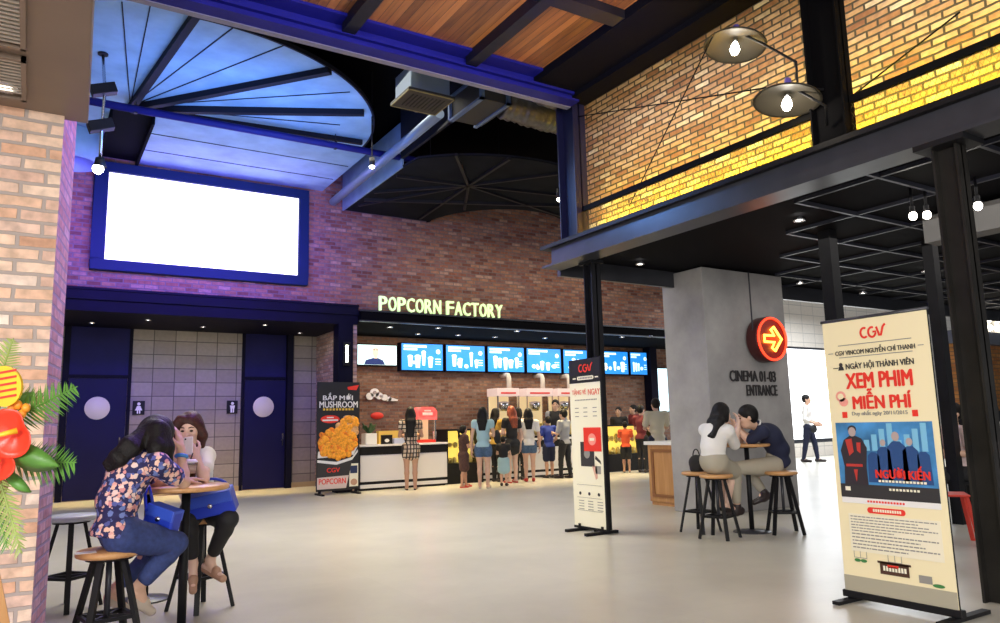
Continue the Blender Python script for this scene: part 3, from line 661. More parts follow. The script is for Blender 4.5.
def globe(p, label):
    t = thing('globe_lamp', label, 'lamp', p, group='globe bulbs beside the near post')
    MB().cyl(p+Vector((0, 0, .05)), (p.x, p.y, 3.242), .012, n=10).build('stem', M['black'], t)
    MB().cyl(p+Vector((0, 0, .03)), p+Vector((0, 0, .09)), .022, n=12).build('socket', M['black'], t)
    MB().ell(p, (.035, .035, .04)).build('bulb', M['bulb'], t)
globe(G(913, 216, z=2.98), 'small round lit bulb, leftmost of the two left of the near black post'); globe(G(927, 215, z=2.98), 'round lit bulb just left of the near black post'); globe(G(978, 206, z=2.98), 'round lit bulb just right of the near black post')
# services in the void
t = tag(MB().cyl((-1, 11.1, 5.70), (8.2, 11.1, 5.70), .055, n=16).build('pipe', M['bluelitsteel']), 'long blue-lit steel pipe crossing under the pale fan ceiling', 'pipe')
recentre(t)
for x in (1.0, 3.9, 5.6, 7.0):
    pm = MB(); pm.box((x-.02, 11.07, 5.64), (x+.02, 11.13, 5.76)).cyl((x, 11.1, 5.75), (x, 11.1, 5.895 if x < 4.2 else 6.62), .008, n=8)
    pm.build('hanger', M['black'], t)
t = tag(MB().cyl((4.74, 13.6, 5.56), (4.64, 8.9, 5.56), .075, n=16).build('pipe', mat('pale_blue_pipe', (.16, .22, .34), .4, .2)), 'pale blue pipe running from the brick wall to the air conditioner', 'pipe'); recentre(t)
t = tag(MB().cyl((5.75, 8.8, 5.40), (7.6, 7.4, 5.40), .05, n=10).build('pipe', mat('bright_pipe', (.5, .55, .65), .3, .4)), 'short bright pipe under the dark dropped ceiling', 'pipe'); bpy.data.objects.remove(t)
t = thing('air_conditioner', 'dark ceiling cassette air conditioner with pale blue side hanging in the void', 'air conditioner', (4.12, 8.38, 5.40))
MB().box((3.84, 8.14, 5.44), (4.40, 8.62, 5.78)).build('casing', mat('blue_grey_casing', (.14, .20, .30), .5), t, bevel=.01)
MB().box((3.79, 8.09, 5.40), (4.45, 8.67, 5.44)).build('face_panel', mat('dark_face', (.02, .02, .018), .5), t, bevel=.006)
MB().box((3.79, 8.09, 5.395), (4.45, 8.105, 5.41)).box((3.79, 8.655, 5.395), (4.45, 8.67, 5.41)).box((3.79, 8.09, 5.395), (3.805, 8.67, 5.41)).box((4.435, 8.09, 5.395), (4.45, 8.67, 5.41)).build('trim_strip', mat('ochre_strip', (.22, .19, .08), .5), t)
g = MB()
for k in range(9): g.box((3.90+k*.055, 8.2, 5.393), (3.915+k*.055, 8.56, 5.402))
g.build('intake_grille', M['black'], t)
for x in (3.88, 4.36): 
    MB().cyl((x, 8.38, 5.78), (x, 8.38, 6.62), .007, n=8).build('hanger_rod', M['black'], t)
t = thing('air_duct', 'boxy blue-edged duct section behind the air conditioner', 'duct', (4.85, 8.0, 5.38))
MB().box((4.62, 7.7, 5.30), (5.08, 8.5, 5.62)).build('casing', mat('duct_grey', (.014, .015, .018), .6), t, bevel=.008)
MB().box((4.58, 7.66, 5.28), (4.64, 8.54, 5.31)).box((4.58, 7.66, 5.61), (4.64, 8.54, 5.64)).box((4.58, 7.66, 5.28), (4.64, 7.70, 5.64)).box((4.58, 8.50, 5.28), (4.64, 8.54, 5.64)).build('flange', mat('blue_flange', (.08, .14, .3), .4, .3), t)
MB().box((4.98, 7.66, 5.28), (5.03, 8.54, 5.31)).box((4.98, 7.66, 5.28), (5.03, 7.70, 5.64)).build('flange', mat('blue_flange_b', (.08, .14, .3), .4, .3), t)
def flex(pts, r, label):
    P_ = []
    pts = [Vector(p) for p in pts]
    for i in range(len(pts)-1):
        for k in range(14): P_.append(pts[i].lerp(pts[i+1], k/14))
    rr = [r*(1+.06*math.sin(i*2.1)+.03*math.sin(i*.7)) for i in range(len(P_))]
    o = tag(MB().tube(P_, rr, 20).build('flexible_duct', mat('dark_foil', (.085, .085, .085), .35, .5, bump=.8, bscale=25)), label, 'duct', 'flexible ducts above the blue beam'); recentre(o)
flex([(5.12, 8.0, 5.46), (5.6, 7.95, 5.40), (6.1, 8.0, 5.42), (6.55, 8.2, 5.55), (7.0, 8.9, 5.85)], .2, 'crumpled dark flexible duct coming out of the boxy duct')
flex([(5.0, 7.25, 5.45), (5.35, 7.3, 5.36), (5.75, 7.35, 5.42), (6.0, 7.6, 5.75)], .17, 'crumpled dark flexible duct ending beside the post at the corner of the blue beam')
flex([(4.15, 8.84, 5.68), (4.3, 9.2, 5.85), (4.6, 9.5, 5.90)], .11, 'short dark flexible duct behind the ceiling cassette')
t = tag(MB().lathe([(.42, 0), (.44, .04), (.44, .48), (.40, .48), (.40, .02), (.42, 0)], n=40, M=Matrix.Translation((.26, 12.9, 5.36))).build('round_duct', M['fan']), 'short pale round duct hanging left of the lit screen', 'duct'); recentre(t)
# track light on its rod
a, b = G(103, 55, z=5.88), None
dd = (a-CAMP).dot(_f)
t = thing('track_light', 'spotlight rig on a long hanging rod in front of the lit screen', 'spotlight', a)
pts = [a, G(105, 90, d=dd), G(102, 126, d=dd), G(100, 158, d=dd)]
MB().tube(pts, .018, 8).build('rod', M['chrome'], t)
for p in (pts[1], pts[2]):
    MB().box((-.16, -.07, -.06), (.13, .07, .07), Matrix.Translation(p) @ Matrix.Rotation(math.radians(-20), 4, 'Y')).build('gear_box', M['black'], t, bevel=.008)
e = G(98, 166, d=dd)
MB().cyl(pts[3], e+Vector((.02, -.03, -.02)), .05, .075, 18).build('lamp_head', M['black'], t)
MB().ell(e+Vector((.0, -.04, -.05)), (.065, .065, .065)).build('bulb', M['bulb'], t)
MB().cyl(a, a+Vector((0, 0, .02)), .06, n=16).build('ceiling_rose', M['black'], t)
def spot_small(px, py, z0, label, d):
    p = G(px, py, d=d); t = thing('spotlight', label, 'spotlight', p)
    MB().cyl(p+Vector((0, 0, .03)), p+Vector((0, 0, .16)), .045, .04, 16).build('housing', M['black'], t)
    MB().ell(p+Vector((0, 0, .02)), (.042, .042, .03)).build('bulb', M['bulb'], t)
    MB().cyl(p+Vector((0, 0, .16)), (p.x, p.y, z0), .012, n=8).build('stem', M['black'], t)
spot_small(372, 168, 6.625, 'small lit spotlight hanging from the blue pipe left of the dark dropped ceiling', 11.3)
spot_small(560, 201, 6.625, 'small lit spotlight beside the upper blue post', 9.5)
o = downlight(G(4, 86, z=2.855), 'bright lit lamp in the grille of the brown soffit at the left edge', None, .05)
# ------------------------------------------------------------------ standing banners
def logo(parent, Mx, w_, h_, depth=.002):
    # brush-like rounded letters C G V, the last stroke swinging up
    T = Mx @ Matrix.Diagonal((w_, h_, 1, 1)) @ Matrix.Translation((-.5, -.5, 0)); mb = MB()
    A = lambda cx, cy, rx, ry, a0, a1: [(cx+rx*math.cos(math.radians(a0+(a1-a0)*i/16)), cy+ry*math.sin(math.radians(a0+(a1-a0)*i/16))) for i in range(17)]
    for st in (A(.17, .48, .15, .40, 60, 310), A(.49, .46, .15, .40, 65, 335)+[(.635, .48), (.52, .48)], [(.68, .86), (.78, .12), (.84, .12), (.94, .80), (1.04, 1.02)]):
        pts = [Vector(q) for q in st]; L, R = [], []
        for i, q in enumerate(pts):
            d = pts[min(i+1, len(pts)-1)]-pts[max(i-1, 0)]; d = Vector((d.x*w_, d.y*h_)).normalized(); n = Vector((-d.y/w_, d.x/h_))*h_*.085
            L.append(q+n); R.append(q-n)
        for i in range(len(pts)-1): mb.prism([tuple(L[i]), tuple(R[i]), tuple(R[i+1]), tuple(L[i+1])], 0, depth, T)
    mb.build('logo', M['red'], parent)
# cream banner by the near post, facing the hall (its face looks to -x, its left edge is the far one)
bx = 4.64
t = thing('roll_up_banner', 'tall cream roll-up banner with a blue film poster beside the near black post', 'banner', (bx, 2.83, 0))
B0, B1, BZ0, BZ1 = 3.20, 2.48, .075, 1.85
F = frame((bx, B0, BZ0), (0, -1, 0), (0, 0, 1)); W, HS = B0-B1, BZ1-BZ0
class Heights:
    """v*H: the height up the banner of a line of its layout"""
    def __rmul__(s, v): return HS*float(np.interp(v, (0, .038, .065, .16, .24, .285, .565, .582, .64, .722, .792, .853, .918, 1), (0, .055, .098, .215, .298, .338, .612, .645, .698, .766, .822, .878, .942, 1)))
H = Heights()
MB().box((bx, B1, BZ0), (bx+.004, B0, BZ1)).build('vinyl', M['cream_vinyl'], t)
MB().cyl((bx+.004, B1-.01, BZ1), (bx+.004, B0+.01, BZ1), .011, n=12).build('top_rail', M['steel'], t)
MB().box((bx-.01, B1-.02, .03), (bx+.04, B0+.02, .075)).build('base_rail', M['black'], t, bevel=.006)
for y in (B1+.03, B0-.03):
    MB().bar((bx-.16, y, .014), (bx+.36, y, .014), .05, .022).bar((bx+.015, y, .014), (bx+.015, y, .07), .03, .03).build('foot', M['black'], t)
for y in (B1+.006, B0-.006): MB().bar((bx+.014, y, .05), (bx+.014, y, BZ1), .012, .012).build('side_pole', M['black'], t)
MB().cyl((bx+.07, 2.83, .03), (bx+.02, 2.83, BZ1-.02), .010, n=10).build('back_pole', M['black'], t)
def at_(u, v): return F @ Matrix.Translation((u*W, v*H, .0015))
logo(t, at_(.50, .918), .235*W, .045*HS)
p = Print(F); p.rect(.15*W, .876*H, .85*W, .879*H).rect(.15*W, .828*H, .85*W, .831*H); p.rect(.04*W, .848*H, .09*W, .851*H).rect(.90*W, .848*H, .95*W, .851*H).build('rule', M['greyink'], t)
text('CGV VINCOM NGUYỄN CHÍ THANH', 'heading', M['ink'], t, at_(.495, .853), width=.76*W, height=.026*HS, bold=.012)
text('NGÀY HỘI THÀNH VIÊN', 'heading', M['ink'], t, at_(.53, .792), width=.64*W, height=.034*HS, bold=.015)
text('XEM PHIM', 'headline', M['red'], t, at_(.51, .722), width=.62*W, height=.055*HS, bold=.028)
text('MIỄN PHÍ', 'headline', M['red'], t, at_(.52, .640), width=.54*W, height=.072*HS, bold=.028)
text('Duy nhất ngày 20/11/2015', 'date_line', M['greyink'], t, at_(.49, .582), width=.52*W, height=.022*HS, bold=.008)
Print(F).rect(.13*W, .574*H, .18*W, .59*H).rect(.79*W, .574*H, .84*W, .59*H).build('red_mark', M['red'], t)
Print(F).disc(.13*W, .655*H, .05*W, .02*HS).disc(.155*W, .63*H, .045*W, .016*HS).build('ribbon_motif', mat('pale_red_print', (.85, .35, .28), .5), t)
Print(F, .0035).disc(.13*W, .655*H, .03*W, .011*HS).build('ribbon_motif', M['cream_vinyl'], t)
Print(F).disc(.16*W, .80*H, .018*W, .008*HS).poly([(.13*W, .775*H), (.19*W, .775*H), (.18*W, .793*H), (.14*W, .793*H)]).rect(.08*W, .785*H, .13*W, .789*H).build('runner_motif', M['ink'], t)
# film poster
pblue = mat('poster_blue', (.05, .22, .48), .5, noise=.5, nscale=5); pdark = mat('poster_navy', (.02, .07, .22), .5); psuit = mat('poster_suit', (.03, .022, .03), .5); pface = mat('poster_face', (.45, .35, .33), .6); pcity = mat('poster_light_blue', (.20, .50, .72), .5)
Print(F).rect(.05*W, .285*H, .95*W, .565*H).build('poster', pblue, t)
Print(F, .0035).rect(.05*W, .285*H, .95*W, .335*H).build('poster_ground', M['ink'], t)
p = Print(F, .0035)
for i in range(8): x0 = .32+.075*i; p.rect(x0*W, .46*H, (x0+.05)*W, (.50+.02*((i*5) % 4))*H)
p.build('poster_skyline', pcity, t)
p = Print(F, .005)
for u, v, s in ((.50, .475, .8), (.62, .495, 1.1), (.74, .478, .9), (.85, .46, .7), (.40, .455, .7)):
    p.poly([((u-.09*s)*W, .345*H), ((u+.09*s)*W, .345*H), ((u+.075*s)*W, (v-.018*s)*H), ((u+.03*s)*W, v*H), ((u-.03*s)*W, v*H), ((u-.075*s)*W, (v-.018*s)*H)])
p.build('poster_figures', pdark, t)
p = Print(F, .007)
for u, v, s in ((.50, .49, .8), (.62, .513, 1.1), (.74, .494, .9)): Print(F, .007).disc(u*W, v*H, .026*s*W*1.2, .013*s*HS*1.15).build('poster_face', pface, t)
Print(F, .007).disc(.215*W, .530*H, .036*W, .017*HS).build('poster_face', pface, t)
p = Print(F, .006)
p.poly([(.10*W, .335*H), (.33*W, .335*H), (.325*W, .40*H), (.345*W, .47*H), (.30*W, .505*H), (.245*W, .515*H), (.185*W, .515*H), (.125*W, .50*H), (.085*W, .46*H), (.11*W, .40*H)]).disc(.215*W, .540*H, .042*W, .014*HS)
p.build('poster_standing_figure', psuit, t)
Print(F, .008).poly([(.14*W, .50*H), (.205*W, .505*H), (.215*W, .455*H), (.17*W, .44*H)]).rect(.13*W, .40*H, .29*W, .41*H).poly([(.25*W, .49*H), (.29*W, .49*H), (.28*W, .45*H), (.25*W, .46*H)]).poly([(.20*W, .39*H), (.24*W, .39*H), (.22*W, .345*H)]).build('poster_standing_figure', mat('poster_red', (.5, .04, .03), .5), t)
text('NGƯỜI KIẾN', 'poster_title', M['red'], t, F @ Matrix.Translation((.65*W, .385*H, .008)), width=.48*W, height=.045*HS, bold=.028)
p = Print(F, .008)
for k in range(14): p.rect((.43+.031*k)*W, .347*H, (.452+.031*k)*W, .355*H)
for k in range(9): p.rect((.52+.031*k)*W, .318*H, (.54+.031*k)*W, .326*H)
p.rect(.10*W, .31*H, .15*W, .325*H).build('poster_small_print', M['pale_vinyl'], t)
Print(F).rect(.05*W, .262*H, .95*W, .285*H).build('white_strip', M['white'], t)
p = Print(F, .0035)
for k in range(13): p.rect((.30+.027*k)*W, .269*H, (.318+.027*k)*W, .277*H)
p.build('strip_print', M['red'], t)
Print(F).pill(.29*W, .228*H, .64*W, .25*H).build('red_pill', M['red'], t)
p = Print(F, .0035)
for k in range(12): p.rect((.345+.022*k)*W, .234*H, (.36+.022*k)*W, .244*H)
p.build('pill_print', M['pale_vinyl'], t)
Print(F).rect(.10*W, .103*H, .93*W, .222*H).build('text_panel', mat('pale_panel', (.86, .80, .62), .5), t)
p = Print(F, .0035); rr = random.Random(3)
for k in range(11):
    x = .12; e = rr.uniform(.45, .88) if k % 3 else .90
    while x < e: wd = rr.uniform(.015, .05); p.rect(x*W, (.211-.0098*k)*H, min(x+wd, e)*W, (.2145-.0098*k)*H); x += wd+.008
p.build('text_lines', M['greyink'], t)
Print(F).rect(0, 0, W, .038*H).build('grey_footer', mat('grey_footer', (.40, .37, .28), .6), t)
Print(F).rect(.36*W, .052*H, .62*W, .082*H).rect(.34*W, .078*H, .64*W, .084*H).build('stall_picture', mat('brown_print', (.07, .03, .015), .6), t)
p = Print(F, .0035)
for k in range(8): p.rect((.39+.027*k)*W, .060*H, (.408+.027*k)*W, .072*H)
p.build('stall_print', M['pale_vinyl'], t)
p = Print(F, .0035).rect(.43*W, .068*H, .53*W, .076*H); p.build('stall_print', M['red'], t)
Print(F).disc(.15*W, .077*H, .03*W, .006*HS).disc(.21*W, .077*H, .03*W, .006*HS).disc(.86*W, .045*H, .05*W, .006*HS).build('plant_print', M['greenprint'], t)
p = Print(F)
for u in (.12, .18, .24, .44, .5, .56): p.rect(u*W, .085*H, (u+.004)*W, .105*H)
p.rect(.12*W, .084*H, .244*W, .0855*H).rect(.44*W, .084*H, .564*W, .0855*H).build('line_print', M['greyink'], t)
Print(F).rect(.70*W, .046*H, .81*W, .062*H).build('booth_print', M['greyink'], t)
# black and cream X stand banner before the far post
bx = 5.36; B0, B1, BZ0, BZ1 = 7.07, 6.49, .05, 1.93
bx2 = bx
t = thing('stand_banner', 'narrow cream stand banner with black heading before the far post', 'banner', (bx, 6.78, 0))
F = frame((bx, B0, BZ0), (0, -1, 0), (0, 0, 1)); W, H = B0-B1, BZ1-BZ0
MB().box((bx, B1, BZ0), (bx+.004, B0, BZ1-.0)).build('vinyl', M['pale_vinyl'], t)
MB().bar((bx+.012, B1+.004, .03), (bx+.012, B1+.004, BZ1+.01), .03, .03).build('side_pole', M['black'], t)
MB().bar((bx+.012, B0-.004, .03), (bx+.012, B0-.004, BZ1), .014, .014).build('side_pole', M['black'], t)
MB().bar((bx-.20, B0-.10, .016), (bx+.20, B0-.10, .016), .05, .03).bar((bx, B0-.10, .016), (bx, B0-.10, .08), .03, .03).build('foot', M['black'], t)
MB().bar((bx-.24, B1+.08, .016), (bx+.20, B1+.08, .016), .05, .03).bar((bx, B1+.08, .016), (bx, B1+.08, .08), .03, .03).build('foot', M['black'], t)
MB().box((bx-.01, B1, .03), (bx+.02, B0, .055)).build('base_rail', M['black'], t)
Print(F, .001).rect(0, .855*H, W, H).build('black_heading', M['black_vinyl'], t)
def at_(u, v, l=.003): return F @ Matrix.Translation((u*W, v*H, l))
logo(t, at_(.53, .945), .42*W, .052*H)
Print(F, .003).pill(.26*W, .872*H, .78*W, .895*H).rect(.12*W, .88*H, .22*W, .887*H).rect(.82*W, .88*H, .92*W, .887*H).build('pale_strip', M['pale_vinyl'], t)
p = Print(F, .005)
for k in range(9): p.rect((.31+.05*k)*W, .878*H, (.345+.05*k)*W, .889*H)
p.build('strip_print', M['greyink'], t)
pale_red = mat('faded_red_print', (.75, .22, .16), .6)
text('TẶNG VÉ', 'headline', pale_red, t, at_(.30, .800, .001), width=.44*W, height=.045*H, bold=.014); text('NGAY', 'headline', pale_red, t, at_(.77, .797, .001), width=.36*W, height=.036*H, bold=.014)
p = Print(F, .001)
for k in range(14): p.rect((.16+.05*k)*W, .748*H, (.195+.05*k)*W, .755*H)
for u in (.2, .47, .76):
    for k in range(3): p.rect((u-.05)*W, (.70-.025*k)*H, (u+.07)*W, (.705-.025*k)*H)
for k in range(3): p.rect(.12*W, (.245-.075*k)*H, .88*W, (.247-.075*k)*H)
for u in (.17, .45, .74):
    for k in range(4): p.rect(u*W, (.150-.016*k)*H, (u+.16)*W, (.154-.016*k)*H)
p.build('text_lines', M['greyink'], t)
p = Print(F, .001)
for u in (.22, .5, .79): p.disc(u*W, .195*H, .035*W, .01*H)
p.build('icons', M['ink'], t)
Print(F, .001).rect(.28*W, .355*H, .70*W, .50*H).poly([(.72*W, .40*H), (.90*W, .37*H), (.88*W, .39*H), (.74*W, .42*H)]).build('dark_square', M['ink'], t)
Print(F, .003).disc(.48*W, .43*H, .09*W, .028*H).build('dark_square', M['greyink'], t)
Print(F, .004).rect(.40*W, .445*H, .93*W, .585*H).build('red_square', M['red'], t)
Print(F, .006).disc(.66*W, .515*H, .12*W, .035*H).build('red_square', mat('light_red_print', (.9, .3, .25), .5), t)
Print(F, .007).rect(.59*W, .507*H, .73*W, .523*H).build('red_square', M['pale_vinyl'], t)
Print(F, .001).poly([(.62*W, .36*H), (.72*W, .28*H), (.78*W, .29*H), (.76*W, .36*H)]).build('hand_picture', mat('hand_print', (.72, .42, .33), .6), t)
Print(F, .001).rect(.72*W, .315*H, .88*W, .36*H).build('card_picture', M['greyink'], t)
# popcorn poster stand by the bar pier
yp = 13.72; X0, X1, Z0, Z1 = 4.52, 5.35, .07, 2.08
t = thing('poster_stand', 'tall black popcorn poster stand with orange popcorn picture beside the bar counter', 'banner', (4.94, yp, 0))
F = frame((X0, yp, Z0), (1, 0, 0), (0, 0, 1)); W, H = X1-X0, Z1-Z0
MB().box((X0, yp, Z0), (X1, yp+.03, Z1)).build('panel', M['black_vinyl'], t)
for x in (X0+.04, X1-.09): MB().box((x, yp-.2, 0), (x+.05, yp+.22, .03)).box((x, yp-.0, .03), (x+.05, yp+.03, .1)).build('foot', M['black'], t)
def at_(u, v, l=.002): return F @ Matrix.Translation((u*W, v*H, l))
Print(F).poly([(.70*W, .955*H), (.98*W, .975*H), (.92*W, .925*H), (.72*W, .93*H)]).build('red_flash', M['red'], t)
text('BẮP MỚI', 'headline', M['white'], t, at_(.48, .865), width=.70*W, height=.07*H, bold=.014)
text('MUSHROOM', 'headline', M['white'], t, at_(.5, .79), width=.90*W, height=.058*H, bold=.016)
p = Print(F)
for k in range(10): p.rect((.13+.075*k)*W, .735*H, (.18+.075*k)*W, .755*H)
p.build('yellow_line', mat('yellow_print', (.75, .48, .06), .5), t)
Print(F).disc(.30*W, .655*H, .22*W, .037*H).build('red_label', M['red'], t)
Print(F, .004).rect(.12*W, .638*H, .48*W, .652*H).rect(.22*W, .665*H, .38*W, .675*H).build('label_print', M['white'], t)
Print(F).disc(.70*W, .665*H, .10*W, .025*H).build('grey_label', M['greyink'], t)
pt = [M['popcorn'], mat('orange_corn', (.85, .22, .01), .6, noise=.3, nscale=30), mat('amber_corn', (.92, .36, .02), .6, noise=.3, nscale=30), mat('tan_corn', (.72, .38, .16), .6, noise=.3, nscale=30)]
rr = random.Random(5)
def corn(cx, cy, rx, ry, n, ms, zz, lim):
    for q, m_ in enumerate(ms):
        p = MB()
        for i in range(n):
            a, r = rr.uniform(0, 6.28), math.sqrt(rr.random()); u = cx+rx*r*math.cos(a); v = cy+ry*r*math.sin(a)
            u, v = u*W, v*H
            rad = rr.uniform(.045, .075)
            if rad < u < W-rad: p.ell(F @ Vector((u, v, zz+q*.004)), (rad, .012, rad), 10, 6)
        p.build('corn_picture', m_, t)
Print(F).disc(.72*W, .56*H, .255*W, .095*H).build('corn_picture', pt[3], t)
Print(F, .004).disc(.46*W, .43*H, .44*W, .135*H).build('corn_picture', pt[1], t)
corn(.76, .56, .27, .10, 44, [pt[3], pt[2]], .005, 1)
Print(F).poly([(.02*W, .30*H), (.86*W, .32*H), (.96*W, .40*H), (.94*W, .43*H), (.03*W, .36*H)]).build('bowl_rim_picture', M['white'], t)
corn(.44, .43, .48, .135, 70, [pt[1], pt[2]], .008, 1)
Print(F, .012).poly([(.01*W, .285*H), (.45*W, .262*H), (.82*W, .300*H), (.95*W, .37*H), (.955*W, .345*H), (.82*W, .275*H), (.45*W, .235*H), (.01*W, .262*H)]).build('bowl_rim_picture', M['white'], t)
Print(F, .010).poly([(.01*W, .02*H), (.70*W, .02*H), (.82*W, .28*H), (.45*W, .245*H), (.01*W, .265*H)]).build('tub_picture', M['ink'], t)
Print(F, .012).poly([(.01*W, .02*H), (.68*W, .02*H), (.745*W, .135*H), (.01*W, .125*H)]).build('tub_picture', mat('pale_pink_print', (.68, .55, .50), .6), t)
text('POPCORN', 'tub_lettering', M['red'], t, at_(.36, .088, .014), width=.62*W, height=.05*H, bold=.014)
text('CGV', 'tub_lettering', M['red'], t, at_(.38, .188, .014), width=.30*W, height=.04*H, bold=.014)
Print(F).rect(.76*W, .03*H, .97*W, .24*H).build('side_picture', M['pale_vinyl'], t)
Print(F, .004).rect(.78*W, .15*H, .95*W, .22*H).build('side_picture', M['navyprint'], t)
Print(F, .004).disc(.87*W, .07*H, .08*W, .03*H).build('side_picture', M['skin_tan'], t)
# ------------------------------------------------------------------ bar counters and what stands on them
def counter(name, label, x0, x1, y0, y1, h=.88):
    t = thing(name, label, 'counter', ((x0+x1)/2, y0, 0), group='white bar counters')
    MB().box((x0+.02, y0+.03, .04), (x1-.02, y1, .80)).build('body', M['black'], t)
    MB().box((x0, y0, .17), (x1, y0+.03, .68)).build('front_panel', M['whitegloss'], t, bevel=.004)
    MB().box((x0, y0, .045), (x1, y0+.03, .115)).build('plinth', M['whitegloss'], t)
    MB().box((x0-.02, y0-.02, .84), (x1+.02, y1+.02, h)).build('worktop', M['whitegloss'], t, bevel=.006)
    MB().box((x0-.005, y0-.005, .68), (x1+.005, y1, .84)).build('dark_band', M['black'], t)
    MB().box((x0+.02, y0+.05, 0), (x1-.02, y1, .045)).build('kick', M['black'], t)
    return t
YC = 14.05
counter('bar_counter', 'white fronted bar counter beside the popcorn poster stand', 5.50, 7.40, YC, YC+.6)
counter('bar_counter', 'long white fronted bar counter behind the queue of people', 8.42, 11.35, 14.45, 14.95)
def case(label, x0, x1, y0, y1):
    t = thing('display_case', label, 'display case', ((x0+x1)/2, y0, 0), group='glowing snack display cases')
    MB().box((x0, y0, 0), (x1, y1, .42)).build('base', M['black'], t, bevel=.006)
    MB().box((x0, y0, 1.10), (x1, y1, 1.14)).build('top', M['black'], t)
    MB().box((x0+.02, y1-.04, .42), (x1-.02, y1-.02, 1.10)).build('back', M['caseglow'], t)
    for x in (x0, x1-.03): MB().box((x, y0, .42), (x+.03, y1, 1.10)).build('end_panel', M['black'], t)
    MB().box((x0+.03, y0+.05, .74), (x1-.03, y1-.05, .75)).build('shelf', M['glass'], t)
    MB().box((x0+.03, y0, .43), (x1-.03, y0+.006, 1.09)).build('glass_front', M['glass'], t)
    r_ = random.Random(int(x0*10)); a = MB()
    for z in (.425, .755):
        x = x0+.08
        while x < x1-.12:
            a.ell((x, y0+.25, z+.05), (.05, .08, r_.uniform(.05, .13)), 10, 6); x += r_.uniform(.09, .16)
    o = a.build('snacks', M['popcorn'], t); o['kind'] = 'stuff'
case('small glowing yellow snack case between the two white counters', 7.48, 8.36, YC+.15, YC+.7)
case('long glowing yellow snack case beside the boy in a red shirt', 11.55, 13.6, 14.5, 15.0)
# popcorn machines at the back
def machine(x0, x1, label):
    y0, y1 = 15.48, 15.98
    t = thing('popcorn_machine', label, 'popcorn machine', ((x0+x1)/2, y0, 0), group='popcorn machines with lit headers')
    MB().box((x0, y0, 0), (x1, y1, .92)).build('base', M['black'], t, bevel=.006)
    MB().box((x0, y0, 1.90), (x1, y1, 2.09)).build('header', M['header'], t, bevel=.006)
    MB().box((x0+.1, y0-.006, 1.95), (x1-.1, y0, 1.99)).build('header_print', M['red'], t)
    MB().box((x0+.03, y1-.04, .92), (x1-.03, y1-.02, 1.90)).build('back', M['warmglow'], t)
    for x in (x0, x1-.03): MB().box((x, y0, .92), (x+.03, y0+.03, 1.90)).box((x, y1-.03, .92), (x+.03, y1, 1.90)).build('corner_post', M['chrome'], t)
    MB().box((x0+.03, y0, .93), (x1-.03, y0+.006, 1.7)).build('glass_front', M['glass'], t)
    MB().lathe([(0, -.14), (.1, -.14), (.14, -.02), (.14, .08), (.0, .10)], n=20, M=Matrix.Translation(((x0+x1)/2, (y0+y1)/2, 1.68))).build('kettle', M['chrome'], t)
    r_ = random.Random(int(x0*10)); a = MB()
    for i in range(70): a.ell((r_.uniform(x0+.08, x1-.08), r_.uniform(y0+.06, y1-.1), .95+r_.random()**2*.3), (.045, .045, .04), 7, 5)
    o = a.build('popcorn', M['popcorn'], t); o['kind'] = 'stuff'
    MB().tube([(x1-.1, y0+.30, 2.08), (x1-.1, y0+.30, 2.36), (x1-.1, y0+.34, 2.43), (x1-.1, y0+.42, 2.44), (x1-.1, YB-.015, 2.44)], .06, 16).build('flue', mat('pale_flue', (.62, .58, .52), .5), t)
machine(9.55, 10.18, 'popcorn machine with a lit white header, nearest the white counter start')
machine(10.4, 11.2, 'popcorn machine with a lit white header, the middle one')
machine(11.36, 12.05, 'popcorn machine with a lit white header, nearest the cream stand banner')
t = thing('popcorn_warmer', 'small popcorn warmer with a red rounded top on the first white counter', 'popcorn warmer', (7.02, YC+.32, .88))
MB().box((6.82, YC+.14, .88), (7.22, YC+.5, .94)).build('base', M['red'], t, bevel=.01)
MB().box((6.84, YC+.46, .94), (7.20, YC+.48, 1.35)).build('back', M['warmglow'], t)
MB().box((6.84, YC+.16, .94), (7.20, YC+.166, 1.35)).build('glass_front', M['glass'], t)
MB().box((6.82, YC+.14, .94), (6.85, YC+.17, 1.35)).box((7.19, YC+.14, .94), (7.22, YC+.17, 1.35)).build('corner_posts', M['chrome'], t)
rt_ = mat('rose_lit_top', (.9, .12, .12), .4, emit=.7, ecol=(1, .12, .10))
MB().box((6.80, YC+.12, 1.35), (7.24, YC+.5, 1.52)).cyl((6.92, YC+.12, 1.5), (6.92, YC+.5, 1.5), .11, n=20).cyl((7.12, YC+.12, 1.5), (7.12, YC+.5, 1.5), .11, n=20).box((6.92, YC+.12, 1.5), (7.12, YC+.5, 1.61)).build('rounded_top', rt_, t)
Print(frame((6.80, YC+.12, 1.35), (1, 0, 0), (0, 0, 1))).rect(.10, .09, .34, .15).rect(.14, .17, .30, .20).build('top_print', M['white'], t)
t = thing('potted_plant', 'small green plant in a white square pot on the first white counter', 'plant', (5.78, YC+.25, .88))
MB().prism([(5.66, YC+.13), (5.90, YC+.13), (5.90, YC+.37), (5.66, YC+.37)], .88, 1.10).build('pot', M['white'], t, bevel=.01)
lf = MB(); rr = random.Random(2)
for i in range(26):
    a = rr.uniform(0, 6.28); e = Vector((5.78, YC+.25, 1.10))+Vector((.14*math.cos(a), .14*math.sin(a), rr.uniform(.08, .2))); lf.bar((5.78, YC+.25, 1.08), e, .045, .006)
lf.build('leaves', mat('dark_leaf', (.03, .09, .025), .5), t)
def small(name, label, cat, mb, m, bevel=.004):
    o = tag(mb.build(name, m, None, bevel=bevel), label, cat); return recentre(o)
